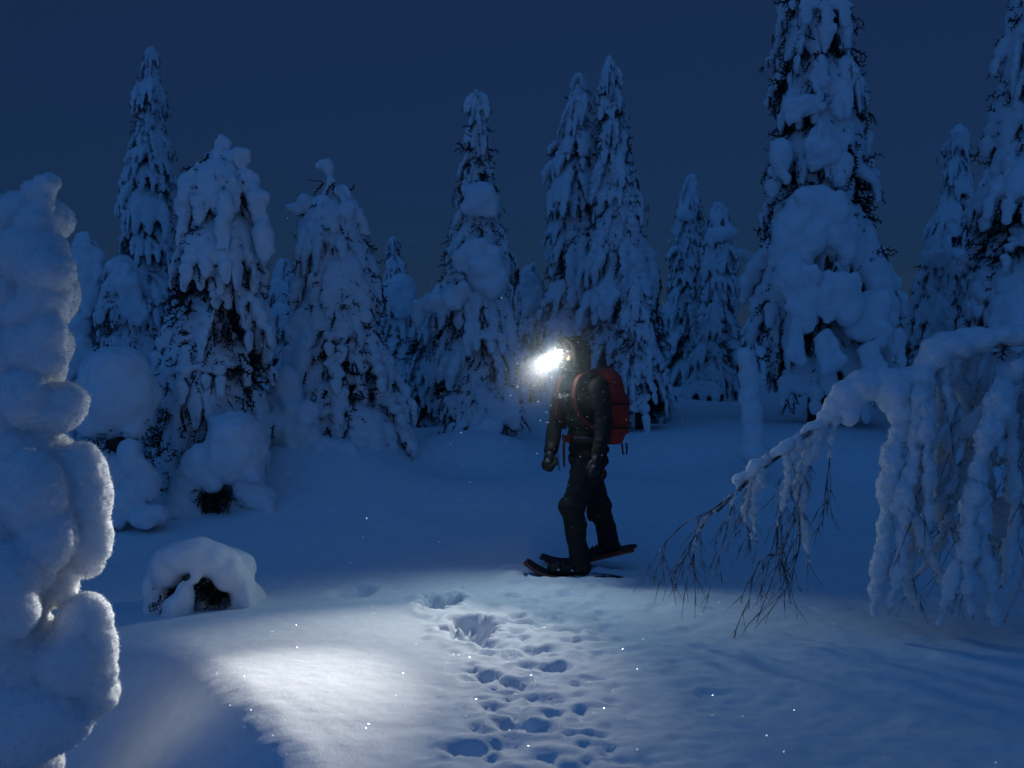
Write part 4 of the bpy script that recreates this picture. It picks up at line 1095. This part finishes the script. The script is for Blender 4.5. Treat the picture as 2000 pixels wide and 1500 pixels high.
V, Fc = [], []
for i, p in enumerate(ring[:-1]):
    a = 2 * math.pi * i / 36; nn = FV * math.cos(a) + LV * math.sin(a)
    V += [p - ZV * .013, p + ZV * .013, p + ZV * .013 + nn * .004, p - ZV * .013 + nn * .004]
for i in range(36):
    j = (i + 1) % 36
    for k in range(4): Fc.append((i * 4 + k, j * 4 + k, j * 4 + (k + 1) % 4, i * 4 + (k + 1) % 4))
MB().put(V, Fc).build('band', M_BLACK, lamp)
def spot(name, watt, size, blend, aim, rad, col):
    ld = bpy.data.lights.new(name, 'SPOT'); ld.energy = watt; ld.spot_size = math.radians(size); ld.spot_blend = blend; ld.shadow_soft_size = rad; ld.color = col
    o = bpy.data.objects.new(name, ld); LATE.append(o); o.parent = lamp
    o.location = tuple(AIM * 0.075)
    o.rotation_euler = Vector(aim).to_track_quat('-Z', 'Y').to_euler()
    return o
spot('beam', 900.0, 34, 1.0, AIM, 0.025, (1.0, 0.985, 0.94))
spot('corona', 230.0, 66, 1.0, np.array([-0.378, -0.834, -0.403]), 0.03, (0.96, 0.98, 0.96))
spot('flood', 62.0, 148, 1.0, np.array([-0.200, -0.800, -0.560]), 0.13, (0.62, 0.89, 1.0))
ld = bpy.data.lights.new('side_spill', 'POINT'); ld.energy = 2.0; ld.shadow_soft_size = 0.02; ld.color = (1.0, 0.93, 0.72)
o_ = bpy.data.objects.new('side_spill', ld); LATE.append(o_); o_.parent = lamp; o_.location = tuple(AIM * 0.060)

# breath, and mist volumes that imitate the lamp's glare and halo
def mist(name, c, r, dens, label, seed, power=2.0, nscale=6.0, namt=0.0):
    me = mesh_from(name, ICO_V * np.array(r), ICO_F)
    m = bpy.data.materials.new(name); m.use_nodes = True; nt = m.node_tree; nt.nodes.clear()
    ou = nt.nodes.new('ShaderNodeOutputMaterial'); vol = nt.nodes.new('ShaderNodeVolumePrincipled')
    tc = nt.nodes.new('ShaderNodeTexCoord'); mp = nt.nodes.new('ShaderNodeVectorMath'); mp.operation = 'DIVIDE'; mp.inputs[1].default_value = tuple(r)
    ln = nt.nodes.new('ShaderNodeVectorMath'); ln.operation = 'LENGTH'
    sb = nt.nodes.new('ShaderNodeMath'); sb.operation = 'SUBTRACT'; sb.inputs[0].default_value = 1.0; sb.use_clamp = True
    pw = nt.nodes.new('ShaderNodeMath'); pw.operation = 'POWER'; pw.inputs[1].default_value = power
    ml = nt.nodes.new('ShaderNodeMath'); ml.operation = 'MULTIPLY'; ml.inputs[1].default_value = dens
    nt.links.new(tc.outputs['Object'], mp.inputs[0]); nt.links.new(mp.outputs[0], ln.inputs[0]); nt.links.new(ln.outputs['Value'], sb.inputs[1])
    nt.links.new(sb.outputs[0], pw.inputs[0]); nt.links.new(pw.outputs[0], ml.inputs[0])
    last = ml
    if namt:
        no = nt.nodes.new('ShaderNodeTexNoise'); no.inputs['Scale'].default_value = nscale; no.inputs['Detail'].default_value = 3
        nt.links.new(tc.outputs['Object'], no.inputs['Vector'])
        mr = nt.nodes.new('ShaderNodeMapRange'); mr.inputs[1].default_value = 0.35; mr.inputs[2].default_value = 0.65; mr.inputs[3].default_value = 1 - namt; mr.inputs[4].default_value = 1.0
        m2 = nt.nodes.new('ShaderNodeMath'); m2.operation = 'MULTIPLY'
        nt.links.new(no.outputs[0], mr.inputs[0]); nt.links.new(mr.outputs[0], m2.inputs[0]); nt.links.new(ml.outputs[0], m2.inputs[1]); last = m2
    vol.inputs['Color'].default_value = (0.95, 0.96, 1.0, 1); vol.inputs['Anisotropy'].default_value = 0.0
    nt.links.new(last.outputs[0], vol.inputs['Density']); nt.links.new(vol.outputs[0], ou.inputs['Volume'])
    o = obj(name, me, m); o.location = tuple(c)
    return tag(o, label, 'mist', kind='stuff')
LW = HO + LP
mist('lamp_glow', LW + AIM * 0.06, (0.16, 0.16, 0.16), 1.3, 'small round mist ball imitating the glare of the headlamp', 3, 2.0, 20.0, 0.3)  # mist added only to make a round lens flare
mist('breath', LW + np.array([-0.140, -0.095, -0.080]), (0.115, 0.11, 0.10), 0.55, 'white puff of frozen breath hanging before the headlamp', 1, 1.5, 14.0, 0.85)
mist('ice_mist_halo', LW + AIM * 0.05 + np.array([-0.03, 0, 0.02]), (0.80, 0.80, 0.80), 0.36, 'thin ice mist round the hooded head, doubling as halo of the headlamp', 2, 2.3, 5.0, 0.5)  # partly frosty haze, partly added as the lamp's bloom

# drifting ice crystals caught in the light
rg = np.random.default_rng(12)
V, Fc = [], []
tet = np.array([[1, 1, 1], [1, -1, -1], [-1, 1, -1], [-1, -1, 1]], float) / 1.7
def crystal(p, r):
    q = rg.normal(0, 1, (3, 3)); q, _ = np.linalg.qr(q)
    n = len(V); V.extend(list(p + (tet @ q.T) * r)); Fc.extend([(n, n + 1, n + 2), (n, n + 3, n + 1), (n, n + 2, n + 3), (n + 1, n + 3, n + 2)])
for _ in range(650):
    t = abs(rg.normal(0, 0.9)); p = LW + AIM * t * 0.8 + rg.normal(0, 0.10 + 0.42 * t, 3) * np.array([1.2, 1, 0.9])
    if p[2] > 0.12: crystal(p, rg.uniform(0.0018, 0.0052))
for _ in range(260):
    p = np.array([rg.uniform(-2.2, 0.5), rg.uniform(6.0, 9.5), rg.uniform(0.1, 1.5)]); crystal(p, rg.uniform(0.0012, 0.0030))
M_ICE = plain('ice_crystal', (0.92, 0.93, 0.95), 0.25, 0, 50, 0.02, 0.5)
tag(obj('drifting_ice_crystals', mesh_from('drifting_ice_crystals', V, Fc, False), M_ICE), 'tiny bright ice crystals drifting in the headlamp light', 'ice crystals', kind='stuff')
# glittering surface crystals on the snow: flat facets that catch the lamp
V, Fc = [], []
NG = 900
pys = rg.uniform(1090, 1500, NG); pxs = np.where(rg.random(NG) < .8, rg.uniform(380, 1700, NG), rg.uniform(300, 1950, NG))
dds = F * CAMZ / (pys - HOR); xs_ = (pxs - 1000) * dds / F; zs_ = ground(xs_, dds) + 0.004
for i in range(NG):
    p = np.array([xs_[i], dds[i], zs_[i]])
    h = (LW - p) / np.linalg.norm(LW - p) + (np.array([0, 0, CAMZ]) - p) / np.linalg.norm(np.array([0, 0, CAMZ]) - p)
    h = h / np.linalg.norm(h) + rg.normal(0, 0.22, 3); h /= np.linalg.norm(h)
    u = np.cross(h, rg.normal(0, 1, 3)); u /= np.linalg.norm(u); w = np.cross(h, u); r = rg.uniform(0.0010, 0.0026) * (1.4 if rg.random() < .04 else 1)
    n = len(V)
    V.extend([p + (u * math.cos(a) + w * math.sin(a)) * r for a in np.arange(6) * math.pi / 3] + [p - h * r * .6])
    Fc.append((n, n + 1, n + 2, n + 3, n + 4, n + 5)); Fc.extend([(n + (k + 1) % 6, n + k, n + 6) for k in range(6)])
M_GLINT = plain('snow_glint', (0.95, 0.96, 0.97), 0.22, 0, 50, 0.01, 0.5, 0.6)
tag(obj('snow_crystals', mesh_from('snow_crystals', V, Fc, False), M_GLINT), 'glittering loose crystals scattered on the lit snow', 'snow crystals', kind='stuff')

for o in LATE:
    COL.objects.link(o)
